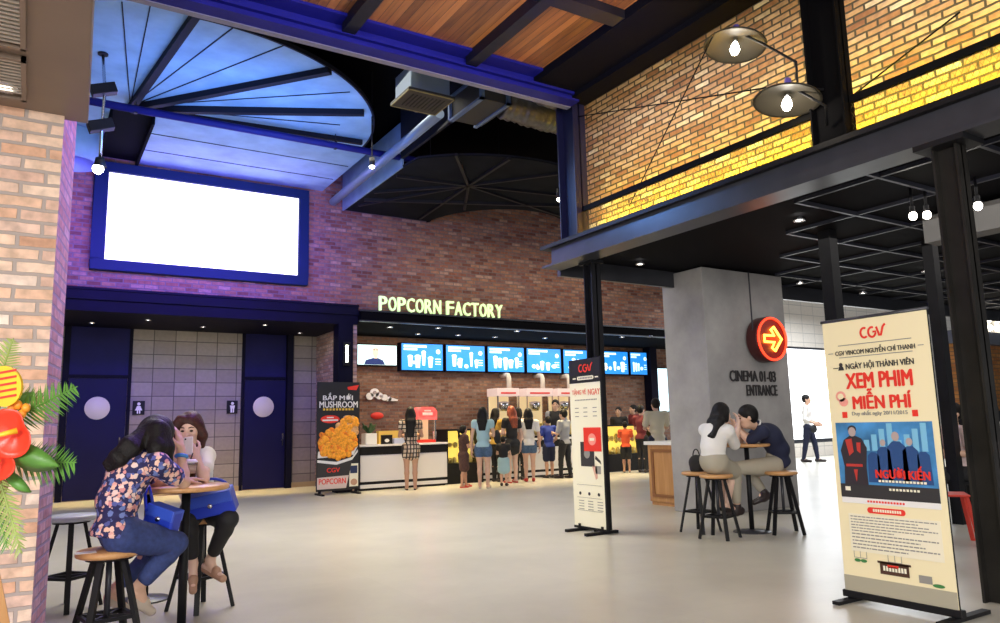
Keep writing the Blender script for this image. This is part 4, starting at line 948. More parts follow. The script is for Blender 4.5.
o = small('counter_sign', 'small black sign on the first white counter beside the plant pot', 'sign', MB().box((5.98, YC+.1, .88), (6.22, YC+.14, 1.06)), M['black']); Print(frame((5.98, YC+.1, .88), (1, 0, 0), (0, 0, 1))).disc(.12, .07, .05, .035).build('print', M['white'], o)
small('paper_box', 'low pale blue box on the first white counter', 'box', MB().box((6.26, YC+.1, .88), (6.62, YC+.34, .99)), mat('pale_blue_card', (.45, .5, .72), .6))
small('snack_tray', 'yellow snack tray at the back of the first white counter', 'tray', MB().box((6.06, YC+.42, .88), (6.55, YC+.56, 1.14)), mat('yellow_card', (.85, .58, .12), .6))
rr = random.Random(9)
for k in range(3):
    x = 6.64+.085*k if k < 2 else 7.32; h = .16+.03*k
    o = small('paper_cup', ('orange paper cup on the first white counter left of the popcorn warmer', 'tall orange paper cup next to the popcorn warmer', 'pale paper cup at the right end of the first white counter')[k], 'cup', MB().lathe([(0, 0), (.028, 0), (.038, h), (0, h)], n=16, M=Matrix.Translation((x, YC+.4, .88))), (mat('orange_cup', (.7, .22, .06), .6), mat('orange_cup', (.75, .28, .08), .6), M['white'])[k])
t = tag(MB().box((5.60, YB-.05, 1.62), (5.605, YB-.045, 1.625)).build('x', M['white']), 'x', 'x'); bpy.data.objects.remove(t)
t = thing('wall_emblem', 'white cloud-like script emblem on the brick wall behind the first counter', 'sign', (6.75, YB-.03, 1.95))
Fm = frame((6.42, YB-.03, 1.78), (1, 0, 0), (0, 0, 1)); p = Print(Fm, 0, .03)
for u, v, r in ((.10, .14, .09), (.22, .22, .11), (.33, .15, .09), (.46, .11, .08), (.58, .08, .055)): p.disc(u, v, r, r*.9)
p.poly([(.52, .03), (.78, .03), (.80, .06), (.60, .12)]); p.build('emblem_board', M['white'], t)
p = Print(Fm, .031); p.disc(.22, .22, .05, .04).disc(.36, .14, .03).build('emblem_mark', mat('grey_mark', (.35, .3, .3), .6), t)
small('wall_plaque', 'small oval red plaque on the brick wall under the white emblem', 'sign', MB().lathe([(0, .02), (.15, .02), (.16, 0)], n=28, M=frame((6.72, YB-.0, 1.48), (1, 0, 0), (0, 0, 1)) @ Matrix.Diagonal((1, .5, 1, 1))), M['red'], 0)
t = tag(MB().box((14.9, 15.2, 2.0), (15.4, 15.26, 2.6)).build('side_screen', M['fascia'], None, bevel=.005), 'x', 'screen'); bpy.data.objects.remove(t)
t = thing('side_screen', 'light blue lit screen on the wall beside the concrete pillar edge', 'screen', (15.5, YB-.1, 1.5))
MB().box((15.2, YB-.1, 1.45), (15.8, YB-.001, 2.75)).build('casing', M['black'], t); MB().box((15.23, YB-.105, 1.48), (15.77, YB-.1, 2.72)).build('display', bl, t)
# oak reception desk tucked behind the pillar
t = thing('reception_desk', 'oak panelled desk with a white top half hidden behind the concrete pillar', 'desk', (8.1, 8.3, 0))
MB().box((7.78, 7.75, .05), (8.9, 8.42, .86)).build('body', M['wooddesk'], t, bevel=.006)
MB().box((7.74, 7.70, .86), (8.94, 8.46, .91)).build('top', M['white'], t, bevel=.006)
MB().box((7.80, 7.78, 0), (8.88, 8.40, .05)).build('plinth', M['wooddesk'], t)
for y0, y1 in ((7.82, 8.35),):
    MB().box((7.765, y0, .12), (7.78, y1, .16)).box((7.765, y0, .76), (7.78, y1, .80)).box((7.765, y0, .16), (7.78, y0+.05, .76)).box((7.765, y1-.05, .16), (7.78, y1, .76)).build('panel_moulding', mat('dark_oak', (.26, .11, .04), .4), t)
# ------------------------------------------------------------------ stools and tables
def stool(label, loc, rz, grp, h=.64, seat='woodseat'):
    t = thing('bar_stool', label, 'stool', loc, rz, grp)
    MB().lathe([(0, 0), (.150, 0), (.168, .008), (.172, .02), (.168, .034), (.155, .04), (0, .04)], (0, 0, h-.04), 36).build('seat', M[seat], t, world=False)
    MB().cyl((0, 0, h-.055), (0, 0, h-.04), .12, n=24).build('seat_plate', M['black'], t, world=False)
    MB().cyl((0, 0, .22), (0, 0, h-.055), .016, n=12).build('screw_post', M['steel'], t, world=False)
    for i in range(4):
        a = math.radians(45+90*i); c, s = math.cos(a), math.sin(a)
        MB().bar((.085*c, .085*s, h-.06), (.215*c, .215*s, .0), .034, .024).build('leg', M['black'], t, world=False)
    f = []
    for i in range(4):
        a = math.radians(45+90*i); r = .085+.13*(h-.06-.22)/(h-.06); f.append((r*math.cos(a), r*math.sin(a), .22))
    m = MB()
    for i in range(4): m.bar(f[i], f[(i+1) % 4], .02, .02)
    m.bar(f[0], f[2], .018, .018).bar(f[1], f[3], .018, .018); m.build('footrest', M['black'], t, world=False)
    return t
def pick(p, z): return Vector((p.x, p.y, z))
ST = {}
def put_stool(key, px, py, d, h, rz, label, grp, seat='woodseat'):
    p = G(px, py, d=d); ST[key] = stool(label, (p.x, p.y, 0), rz, grp, h, seat); ST[key+'_p'] = Vector((p.x, p.y, h)); return p
put_stool('w1', 110, 549, 4.15, .575, .2, 'oak topped stool under the woman in the floral blouse', 'foreground stools')
put_stool('w2', 203, 518, 5.25, .62, .5, 'stool under the woman in the white shirt holding a phone', 'foreground stools')
put_stool('e1', 72, 514, 5.35, .64, .75, 'empty stool with a pale gleaming top between the brick column and the floral blouse', 'foreground stools', 'gleamseat')
put_stool('c1', 716, 474, 7.78, .645, .3, 'oak topped stool under the woman in the white blouse and khaki skirt', 'stools by the pillar')
put_stool('c2', 781, 473, 8.0, .645, .9, 'oak topped stool under the man in the navy shirt', 'stools by the pillar')
put_stool('c3', 697, 469, 8.25, .645, .1, 'stool carrying a black bag beside the concrete pillar', 'stools by the pillar')
def table(label, x, y, h, r, grp, base=.20):
    t = thing('bar_table', label, 'table', (x, y, 0), group=grp)
    MB().lathe([(0, 0), (r-.01, 0), (r, .008), (r, .026), (r-.008, .032), (0, .032)], (0, 0, h-.032), 44).build('top', M['woodseat'], t, world=False)
    MB().cyl((0, 0, h-.045), (0, 0, h-.032), .11, n=24).build('top_plate', M['black'], t, world=False)
    MB().cyl((0, 0, .015), (0, 0, h-.045), .026, n=18).build('pole', M['black'], t, world=False)
    MB().lathe([(0, .03), (.03, .03), (.045, .02), (base-.01, .012), (base, .004), (base, 0), (0, 0)], (0, 0, 0), 40).build('base', M['steel'], t, world=False)
    return t
tp = G(186, 500, d=4.62); TH = .88
table('round oak bar table on a dark pole between the two seated women', tp.x, tp.y, TH, .25, 'round bar tables')
t2 = G(144, 600, z=0)
table('round oak bar table half hidden behind the floral blouse woman', t2.x, t2.y, .80, .22, 'round bar tables', .18)
tc = G(746, 444, d=8.2); TCH = .935
table('round oak bar table between the couple by the concrete pillar', tc.x, tc.y, TCH, .25, 'round bar tables')
# ------------------------------------------------------------------ far right, under the upper floor
def far_post(px, py, d, label, w_=.07):
    p = G(px, py, d=d); return struct(label, MB().box((p.x-w_, p.y-w_, 0), (p.x+w_, p.y+w_, 3.24)), M['black'])
far_post(833, 300, 8.2, 'trim_post_slim'); far_post(939, 330, 8.6, 'trim_post_mid', .06)
p1, p2 = G(822, 318, d=8.1), G(866, 308, d=8.1)
MB().bar(p1, p2, .03, .03).build('x', M['black']); bpy.data.objects.remove(bpy.data.objects['x'])
p = G(990, 372, d=15); ob = MB().box((p.x-1.3, p.y-.05, 1.25), (p.x+6, p.y+.1, 2.55)); struct('wall_orange_brick', ob, brick_mat('brick_orange', 'xz', [(.5, .2, .05), (.62, .28, .08), (.45, .16, .05)], (.3, .16, .08), .22, .075, .01))
struct('trim_booth_base', MB().box((p.x-1.3, p.y-.05, 0), (p.x+6, p.y+.1, 1.25)).box((p.x-1.3, p.y-.05, 3.15), (p.x+6, p.y+.1, 3.24)), M['black'])
struct('trim_booth_band', MB().box((p.x-1.35, p.y-.16, 2.55), (p.x+6, p.y+.1, 2.80)), mat('grey_blue_band', (.16, .18, .24), .5))
t = thing('bulb_marquee', 'pale lit panel with rows of round bulbs right of the near black post', 'light panel', (p.x+1.5, p.y-.12, 2.80))
MB().box((p.x-1.3, p.y-.12, 2.80), (p.x+5, p.y-.02, 3.15)).build('panel', mat('cream_lit_panel', (.75, .68, .55), .5, emit=.35), t)
for i in range(11):
    for j in range(2): MB().ell((p.x-1.12+.34*i, p.y-.15, 2.89+.17*j), (.055, .05, .055), 12, 8).build('bulb', M['bulbs'], t)
# red cafe chair with a white table
p = G(951, 543, z=0)
t = thing('cafe_chair', 'red metal cafe chair between the cream banner and the near post', 'chair', (p.x, p.y, 0), .6)
MB().box((-.18, -.18, .44), (.18, .18, .46)).build('seat', M['redshoe'], t, world=False, bevel=.01)
for sx in (-1, 1):
    for sy in (-1, 1): MB().bar((.15*sx, .15*sy, .44), (.21*sx, .21*sy, 0), .035, .02).build('leg', M['redshoe'], t, world=False)
MB().box((-.17, .16, .46), (-.14, .18, .84)).box((.14, .16, .46), (.17, .18, .84)).box((-.17, .16, .78), (.17, .18, .85)).box((-.04, .165, .46), (.04, .175, .80)).build('backrest', M['redshoe'], t, world=False)
q = G(985, 512, z=0)
t = thing('cafe_table', 'small white topped cafe table behind the near black post', 'table', (q.x, q.y, 0))
MB().lathe([(0, 0), (.34, 0), (.35, .012), (.34, .024), (0, .024)], (0, 0, .72), 36).build('top', M['white'], t, world=False)
MB().cyl((0, 0, .02), (0, 0, .72), .03, n=14).build('pole', M['black'], t, world=False)
MB().lathe([(0, .03), (.03, .03), (.22, .008), (.22, 0), (0, 0)], (0, 0, 0), 30).build('base', M['black'], t, world=False)
# ------------------------------------------------------------------ figures: smooth bodies grown from blended round cones
V = lambda *a: np.array(a, float)
def nrm(v): v = np.asarray(v, float); return v/(np.linalg.norm(v)+1e-12)
class Blob:
    def __init__(s): s.p = []; s.sub = []; s.cut = []
    def rc(s, a, b, ra, rb=None, k=.02): s.p.append(('c', np.array(a, float), np.array(b, float), ra, ra if rb is None else rb, k)); return s
    def el(s, c, r, R=None, k=.02): s.p.append(('e', np.array(c, float), np.array(r, float), np.eye(3) if R is None else R, 0, k)); return s
    def minus(s, c, r, R=None, k=.01): s.sub.append(('e', np.array(c, float), np.array(r, float), np.eye(3) if R is None else R, 0, k)); return s
    def clip(s, p, n): s.cut.append((np.array(p, float), nrm(n))); return s
    def chain(s, pts, rs, k=.02):
        for i in range(len(pts)-1): s.rc(pts[i], pts[i+1], rs[i], rs[i+1], k)
        return s
    def grid(s, h):
        lo, hi = np.full(3, 1e9), np.full(3, -1e9)
        for q in s.p:
            if q[0] == 'c': pts = [q[1]-q[3], q[1]+q[3], q[2]-q[4], q[2]+q[4]]
            else: m = max(q[2]); pts = [q[1]-m, q[1]+m]
            for z in pts: lo = np.minimum(lo, z); hi = np.maximum(hi, z)
        lo = lo-3*h; n = np.ceil((hi+3*h-lo)/h).astype(int)+1
        D = np.full(n, .2, np.float32)
        ax = [lo[i]+h*np.arange(n[i]) for i in range(3)]
        def ev(q, sl):
            X = np.stack(np.meshgrid(*[ax[i][sl[i]] for i in range(3)], indexing='ij'), -1)
            if q[0] == 'c':
                a, b, ra, rb = q[1:5]; d = b-a; L2 = d@d+1e-12
                t = np.clip(((X-a)@d)/L2, 0, 1); return np.linalg.norm(X-a-t[..., None]*d, axis=-1)-(ra+(rb-ra)*t)
            c, r, R = q[1:4]; Y = ((X-c)@R)/r; k0 = np.linalg.norm(Y, axis=-1); k1 = np.linalg.norm(Y/r, axis=-1)
            return np.where(k0 < 1e-6, -min(r), k0*(k0-1)/np.maximum(k1, 1e-9))
        def box(q, m):
            if q[0] == 'c': l = np.minimum(q[1]-q[3], q[2]-q[4]); u = np.maximum(q[1]+q[3], q[2]+q[4])
            else: e = np.abs(q[3]) @ q[2]; l, u = q[1]-e, q[1]+e
            i0 = np.clip(np.floor((l-m-lo)/h).astype(int), 0, n-1); i1 = np.clip(np.ceil((u+m-lo)/h).astype(int)+1, 1, n)
            return tuple(slice(a, b) for a, b in zip(i0, i1))
        for q in s.p:
            sl = box(q, q[5]+3*h); d = ev(q, sl).astype(np.float32); g = D[sl]; k = max(q[5], 1e-4)
            hh = np.maximum(k-np.abs(g-d), 0)/k; D[sl] = np.minimum(g, d)-hh*hh*k*.25
        for q in s.sub:
            sl = box(q, .03+3*h); d = -ev(q, sl).astype(np.float32); g = D[sl]; k = max(q[5], 1e-4)
            hh = np.maximum(k-np.abs(g-d), 0)/k; D[sl] = np.maximum(g, d)+hh*hh*k*.25
        if s.cut:
            X = np.stack(np.meshgrid(*ax, indexing='ij'), -1).astype(np.float32)
            for p, nn in s.cut: D = np.maximum(D, ((X-p.astype(np.float32))@nn.astype(np.float32)).astype(np.float32))
        return lo, n, D
    def mesh(s, name, h):
        lo, n, D = s.grid(h); I = D < 0
        cn = np.zeros(tuple(n-1), np.int8)
        offs = [(i, j, k) for i in (0, 1) for j in (0, 1) for k in (0, 1)]
        S = lambda A, o: A[o[0]:n[0]-1+o[0], o[1]:n[1]-1+o[1], o[2]:n[2]-1+o[2]]
        for o in offs: cn += S(I, o)
        act = (cn > 0) & (cn < 8); idx = np.argwhere(act); num = np.full(tuple(n-1), -1, np.int64); num[act] = np.arange(len(idx))
        P = np.zeros((len(idx), 3)); cnt = np.zeros(len(idx))
        for a in range(3):
            for o in offs:
                if o[a]: continue
                o2 = list(o); o2[a] = 1
                d0 = D[idx[:, 0]+o[0], idx[:, 1]+o[1], idx[:, 2]+o[2]]; d1 = D[idx[:, 0]+o2[0], idx[:, 1]+o2[1], idx[:, 2]+o2[2]]
                m = (d0 < 0) != (d1 < 0); t = np.where(m, d0/np.where(m, d0-d1, 1), 0)
                q = np.tile(np.array(o, float), (len(idx), 1)); q[:, a] += t
                P[m] += q[m]; cnt[m] += 1
        P = lo+h*(idx+P/cnt[:, None])
        F_ = []
        for a in range(3):
            b, c = (a+1) % 3, (a+2) % 3
            A0 = np.take(I, np.arange(n[a]-1), a); A1 = np.take(I, np.arange(1, n[a]), a)
            e = np.argwhere(A0 != A1); e = e[(e[:, b] > 0) & (e[:, c] > 0) & (e[:, b] < n[b]-1) & (e[:, c] < n[c]-1)]
            fl = I[tuple(e.T)]
            q = []
            for db, dc in ((-1, -1), (0, -1), (0, 0), (-1, 0)):
                w_ = e.copy(); w_[:, b] += db; w_[:, c] += dc; q.append(num[tuple(w_.T)])
            q = np.stack(q, 1); q[~fl] = q[~fl][:, ::-1]; F_.append(q)
        F_ = np.concatenate(F_); F_ = F_[(F_ >= 0).all(1)]
        me = bpy.data.meshes.new(name); me.vertices.add(len(P)); me.vertices.foreach_set('co', P.ravel())
        me.loops.add(4*len(F_)); me.loops.foreach_set('vertex_index', F_.ravel().astype(np.int32))
        me.polygons.add(len(F_)); me.polygons.foreach_set('loop_start', np.arange(0, 4*len(F_), 4, dtype=np.int32))
        me.polygons.foreach_set('use_smooth', np.ones(len(F_), bool)); me.update(calc_edges=True); me.validate(); return me
    def build(s, name, m, parent, h, label=None): return link(name, s.mesh(name, h), m, parent, label)
def axes(fwd, up):
    up = nrm(up); f = np.asarray(fwd, float); f = nrm(f-up*(f@up)); l = np.cross(up, f); return np.stack([f, l, up], 1)   # columns: forward, left, up
def hand(B, w, d, n, t, s, curl=.5, k=.006, spread=1):
    """palm and five fingers: w wrist, d along the hand, n out of the palm, t towards the thumb"""
    w, d = np.array(w, float), nrm(d); n = nrm(np.asarray(n)-d*(np.asarray(n)@d)); t = np.cross(d, n)*(1 if np.cross(d, n)@np.asarray(t) > 0 else -1)
    B.rc(w, w+d*.03*s, .024*s, .026*s, .02)
    for i in range(4):
        o = t*(.030-.020*i)*s*spread
        B.rc(w+d*.02*s+o*.6, w+d*.085*s+o, .014*s, .0125*s, .012)
        p = w+d*.088*s+o; L = (.042, .048, .044, .034)[i]*s; a = curl*.5
        for j in range(3):
            dd = d*math.cos(a)+n*math.sin(a); q = p+dd*L*(1, .68, .55)[j]
            B.rc(p, q, (.0092, .0084, .0076)[j]*s, (.0084, .0076, .0066)[j]*s, k); p = q; a += curl*(1.05-.1*i*0)
    p = w+d*.025*s+t*.022*s; q = p+nrm(d*.65+t*.75+n*.2)*.046*s; B.rc(p, q, .0135*s, .011*s, .012)
    r = q+nrm(d*.9+t*.3+n*(.2+curl*.4))*.032*s; B.rc(q, r, .0105*s, .0095*s, k); B.rc(r, r+nrm(d+n*curl*.6)*.024*s, .0095*s, .0078*s, k)
def head(B, c, f, u, s, ears=True, face=True):
    """c is the middle of the head; f the way the face looks"""
    R = axes(f, u); f, l, u = R[:, 0], R[:, 1], R[:, 2]
    P = lambda a, b, z: c+(f*a+l*b+u*z)*s
    B.el(P(-.012, 0, .022), (.094*s, .074*s, .092*s), R, .01)
    B.el(P(.022, 0, -.032), (.066*s, .060*s, .078*s), R, .03)
    B.rc(P(.045, -.018, -.082), P(.045, .018, -.082), .022*s, .022*s, .03)
    if face:
        B.rc(P(.080, 0, .006), P(.098, 0, -.026), .008*s, .0125*s, .012)
        B.el(P(.078, 0, -.058), (.012*s, .022*s, .009*s), R, .008)
        for e in (-1, 1):
            B.el(P(.058, .036*e, -.018), (.022*s, .02*s, .02*s), R, .02)
            B.minus(P(.090, .030*e, .006), (.016*s, .019*s, .011*s), R, .012)
    if ears:
        for e in (-1, 1): B.el(P(-.005, .076*e, -.012), (.018*s, .009*s, .03*s), R, .008)
    return R, P
def eyes(name, P, R, s, parent, skin):
    for e in (-1, 1):
        m = MB(); m.ell(Vector(P(.076, .030*e, .005)), (.011*s, .013*s, .0075*s), 12, 8, Matrix(R.tolist())); m.build('eye', M['eye'], parent)
        m = MB(); m.tube([Vector(P(.084, .014*e, .028)), Vector(P(.085, .032*e, .034)), Vector(P(.070, .050*e, .028))], [.003*s, .0036*s, .002*s], 6); m.build('eyebrow', M['hair'], parent)
def local(base, yaw):
    """heading yaw: the way the person faces, 0 = +x, anticlockwise"""
    f = V(math.cos(yaw), math.sin(yaw), 0); l = V(-f[1], f[0], 0); return lambda a, b, z: np.array(base, float)+f*a+l*b+V(0, 0, z)
def stand(pos, yaw, h, arms=('down', 'down'), lean=0, stride=0, look=0, nod=0, wide=1.0):
    b = local((pos[0], pos[1], 0), yaw); L = lambda a, l, z: b(a*h, l*h, z*h)
    J = dict(s=h/1.62, h=h, wide=wide)
    le = lean
    for sd, e in (('L', 1), ('R', -1)):
        st = stride*e
        J['hip'+sd] = L(0, .050*e*wide, .50); J['kn'+sd] = L(.012+st*.6, .050*e, .275); J['an'+sd] = L(st, .050*e, .048); J['toe'+sd] = L(st+.095, .062*e, .018); J['heel'+sd] = L(st-.022, .048*e, .018)
        sh = L(le*.3, .105*e*wide, .805); J['sh'+sd] = sh
        A = arms[0 if e > 0 else 1]
        g = {'down': ((-.015, .035, -.175), (.02, .045, -.325)), 'front': ((.03, .03, -.16), (.135, -.02, -.15)), 'chest': ((.02, .03, -.165), (.10, -.07, -.06)), 'hip': ((-.04, .06, -.15), (.035, -.01, -.25)), 'carry': ((-.01, .035, -.17), (.10, .03, -.23)), 'phone': ((.05, .03, -.14), (.12, -.05, .02))}[A]
        k = lambda q: sh+(L(q[0], q[1]*e, q[2])-L(0, 0, 0))
        J['el'+sd] = k(g[0]); J['wr'+sd] = k(g[1]); J['arm'+sd] = A
    J['pelvis'] = L(-.005, 0, .525); J['waist'] = L(le*.12, 0, .62); J['chest'] = L(le*.26, 0, .735); J['neck'] = L(le*.33, 0, .825); J['head'] = L(le*.42+.012, 0, .925)
    J['F'] = nrm(b(1, 0, 0)-b(0, 0, 0)); c, s_ = math.cos(look), math.sin(look); l = np.cross(V(0, 0, 1), J['F'])
    J['face'] = J['F']*c+l*s_+V(0, 0, -nod); J['up'] = V(0, 0, 1)+J['F']*nod
    return J
def torso_axes(J):
    u = nrm(J['neck']-J['pelvis']); f = J['F']; return axes(f, u)
def body(J, hscale=1, hands=True, finger=None):
    s = J['s']; w_ = J.get('wide', 1); B = Blob(); R = torso_axes(J); l = R[:, 1]
    B.el(J['pelvis'], (.085*s, .128*s*w_, .095*s), R, .03).el(J['waist'], (.075*s, .105*s*w_, .10*s), R, .05).el(J['chest'], (.088*s, .125*s*w_, .125*s), R, .05)
    B.rc(J['pelvis'], J['waist'], .085*s, .08*s, .05).rc(J['waist'], J['chest'], .08*s, .09*s, .05)
    B.rc(J['shL'], J['shR'], .045*s, .045*s, .05)
    hb = J['head']-nrm(J['up'])*.075*s
    B.rc(J['neck']-nrm(J['neck']-J['waist'])*.03*s, hb, .047*s, .043*s, .03)
    for sd in 'LR':
        B.chain([J['sh'+sd], J['el'+sd]], [.044*s, .034*s], .03)
        mid = J['el'+sd]*.7+J['wr'+sd]*.3; B.chain([J['el'+sd], mid, J['wr'+sd]], [.033*s, .034*s, .0225*s], .015)
        B.chain([J['hip'+sd], J['hip'+sd]*.5+J['kn'+sd]*.5, J['kn'+sd]], [.082*s*w_, .070*s, .050*s], .03)
        cal = J['kn'+sd]*.68+J['an'+sd]*.32; bk = nrm(J['toe'+sd]-J['heel'+sd])*-.012*s
        B.chain([J['kn'+sd], cal+bk, J['an'+sd]], [.048*s, .050*s, .031*s], .015)
        B.rc(J['heel'+sd]+V(0, 0, .006), J['toe'+sd], .027*s, .022*s, .02).rc(J['an'+sd], J['heel'+sd]*.4+J['toe'+sd]*.6+V(0, 0, .012), .03*s, .026*s, .02)
        if hands:
            d = J['wr'+sd]-J['el'+sd]; e = 1 if sd == 'L' else -1
            if ('hd'+sd) in J: d = J['hd'+sd]
            n = J.get('pn'+sd, -l*e); t = J.get('th'+sd, J['F'])
            hand(B, J['wr'+sd], d, n, t, s*1.02, J.get('curl'+sd, .45))
    R2, P = head(B, J['head'], J['face'], J['up'], s*1.0)
    return B, R2, P
def top(J, sleeve=.5, hem=.0, loose=.016, neckdrop=.012, long_=False):
    """shirt: hem = how far below the pelvis middle it ends, in body heights"""
    s = J['s']; w_ = J.get('wide', 1); B = Blob(); R = torso_axes(J); u = R[:, 2]; o = loose
    B.el(J['chest'], (.092*s+o, .130*s*w_+o, .125*s+o), R, .05).el(J['waist'], (.080*s+o*1.3, .112*s*w_+o*1.3, .10*s), R, .06).rc(J['waist'], J['chest'], .085*s+o, .092*s+o, .05)
    B.rc(J['shL'], J['shR'], .049*s+o*.7, .049*s+o*.7, .05)
    pel = J['pelvis']; B.el(pel, (.092*s+o, .132*s*w_+o, .09*s), R, .05)
    if hem > 0: B.rc(pel, pel-u*hem*J['h'], .10*s, .10*s, .05).el(pel-u*hem*J['h'], (.10*s+o, .135*s*w_+o, .06*s), R, .05)
    B.rc(J['neck']-u*.055*s, J['neck']-u*neckdrop*s, .072*s, .056*s, .03)
    for sd in 'LR':
        a, b = J['sh'+sd], J['el'+sd]
        if sleeve > 0:
            t = min(sleeve, 1); e = a+(b-a)*t; B.rc(a, e, .050*s+o*.7, .040*s+o*(1.0 if sleeve < 1 else .5), .03)
            if sleeve > 1: B.rc(b, b+(J['wr'+sd]-b)*(sleeve-1), .038*s+o*.6, .028*s+o*.5, .02)
    return B, R, u
def legs_cloth(J, to=1.0, loose=.010, flare=0):
    """trousers or shorts: to=1 reaches the ankle, .5 the knee"""
    s = J['s']; w_ = J.get('wide', 1); B = Blob(); R = torso_axes(J); o = loose
    B.el(J['pelvis'], (.090*s+o, .132*s*w_+o, .10*s), R, .04).rc(J['pelvis'], J['pelvis']+R[:, 2]*.06*s, .088*s, .085*s, .04)
    for sd in 'LR':
        a, k, an = J['hip'+sd], J['kn'+sd], J['an'+sd]
        t = min(to*2, 1); e = a+(k-a)*t; B.chain([a, (a+e)/2, e], [.088*s*w_+o, (.088-.014*t)*s+o+flare*.5, (.088-.034*t)*s+o+flare], .014)
        if to > .5:
            t2 = (to-.5)*2; e = k+(an-k)*t2; m_ = k*.66+e*.34; B.chain([k, m_, e], [.052*s+o, .052*s+o*.9, (.050-.014*t2)*s+o*.8+flare], .015)
    return B
def skirt(J, to=.5, loose=.02, flare=.03):
    s = J['s']; B = Blob(); R = torso_axes(J)
    B.el(J['pelvis'], (.094*s+loose, .134*s+loose, .10*s), R, .04)
    kn = (J['knL']+J['knR'])/2; hp = (J['hipL']+J['hipR'])/2
    for sd in 'LR': B.rc(J['hip'+sd], J['hip'+sd]+(J['kn'+sd]-J['hip'+sd])*to*2, .092*s+loose*.5, .085*s+loose*.4+flare, .06)
    B.rc(hp, hp+(kn-hp)*to*2, .10*s, .09*s+flare, .06)
    return B
def shoes(J, parent, m, h, open_=False, high=0):
    s = J['s']
    for sd in 'LR':
        B = Blob(); he, to_ = J['heel'+sd], J['toe'+sd]
        d = nrm(to_-he)
        if open_:
            B.rc(he-V(0, 0, .012*s), to_-V(0, 0, .008*s)+d*.01*s, .028*s, .027*s, .02).rc(he*.35+to_*.65+V(0, 0, .022*s), he*.3+to_*.7+V(0, 0, .02*s), .030*s, .030*s, .02)
        else:
            B.rc(he+V(0, 0, .006), to_+d*.012*s, .034*s, .029*s, .02).rc(he+V(0, 0, .02*s), he*.5+to_*.5+V(0, 0, .018*s), .036*s, .032*s, .02)
            if high: B.rc(J['an'+sd], he*.7+to_*.3, .042*s, .036*s, .02)
        B.build('shoe', m, parent, h)
def hair(J, kind, s=None):
    s = s or J['s']; R = axes(J['face'], J['up']); c = J['head']; f, l, u = R[:, 0], R[:, 1], R[:, 2]
    P = lambda a, b, z: c+(f*a+l*b+u*z)*s
    B = Blob(); B.el(P(-.020, 0, .032), (.101*s, .085*s, .096*s), R, .01)
    if kind != 'short': B.el(P(-.040, 0, -.02), (.078*s, .084*s, .09*s), R, .03)
    else: B.el(P(-.045, 0, -.01), (.062*s, .074*s, .07*s), R, .03)
    if kind == 'bob':
        for e in (-1, 1): B.chain([P(.005, .072*e, .02), P(.012, .085*e, -.05), P(.0, .078*e, -.125)], [.030*s, .034*s, .022*s], .03)
        B.chain([P(-.06, 0, -.02), P(-.06, 0, -.12)], [.07*s, .055*s], .04)
    if kind in ('long', 'vlong'):
        d = nrm(J['waist']-J['neck']); bk = -torso_axes(J)[:, 0]; k_ = 1 if kind == 'long' else 1.75
        a = P(-.055, 0, -.03); b = J['neck']+bk*.075*s; e = b+d*.17*s*k_+bk*.035*s
        for o in (-.05, 0, .05): B.chain([a+l*o*s, b+l*o*1.1*s, e+l*o*.9*s], [.052*s, .047*s, .026*s], .03)
        for e_ in (-1, 1): B.chain([P(-.01, .07*e_, 0), P(-.025, .082*e_, -.07)], [.026*s, .03*s], .03)
    if kind == 'tail':
        a = P(-.105, 0, .02); B.chain([a, P(-.15, 0, -.03), P(-.145, 0, -.16), P(-.13, 0, -.22)], [.022*s, .032*s, .026*s, .010*s], .02)
    # the face stays clear
    B.minus(P(.085, 0, -.035), (.062*s, .064*s, .088*s), R, .012)
    return B
def person(name, label, J, skin, topm=None, sleeve=.45, hem=.0, bot=None, botkind='trousers', botto=1.0, shoe=None, open_=False, hairkind='short', hairm='hair', vox=.011, group=None, loose=.016, flare=0, high=0, eyes_=False, extra=None):
    base = (J['pelvis'][0], J['pelvis'][1], min(J['heelL'][2], J['heelR'][2], J['toeL'][2], J['toeR'][2])-.02)
    t = thing(name, label, 'person', base, 0, group)
    if not J.get('sit'): t.location.z = 0; WM[t.name] = M4((base[0], base[1], 0))
    B, R2, P = body(J); B.build('body', skin, t, vox)
    if bot is not None:
        if botkind == 'skirt': q = skirt(J, botto, flare=flare)
        else: q = legs_cloth(J, botto, flare=flare)
        nh = nrm(J['kn'+'L']-J['hipL'])
        q.build(botkind, bot, t, vox)
    if topm is not None:
        q, R, u = top(J, sleeve, hem, loose)
        if botkind != 'skirt': q.clip(J['pelvis']-u*max(hem, .005)*J['h'], -u)
        q.build('top', topm, t, vox)
    if shoe is not None: shoes(J, t, shoe, vox, open_, high)
    if hairkind: hair(J, hairkind).build('hair', M[hairm], t, vox)
    if eyes_: eyes('e', P, R2, J['s'], t, skin)
    return t
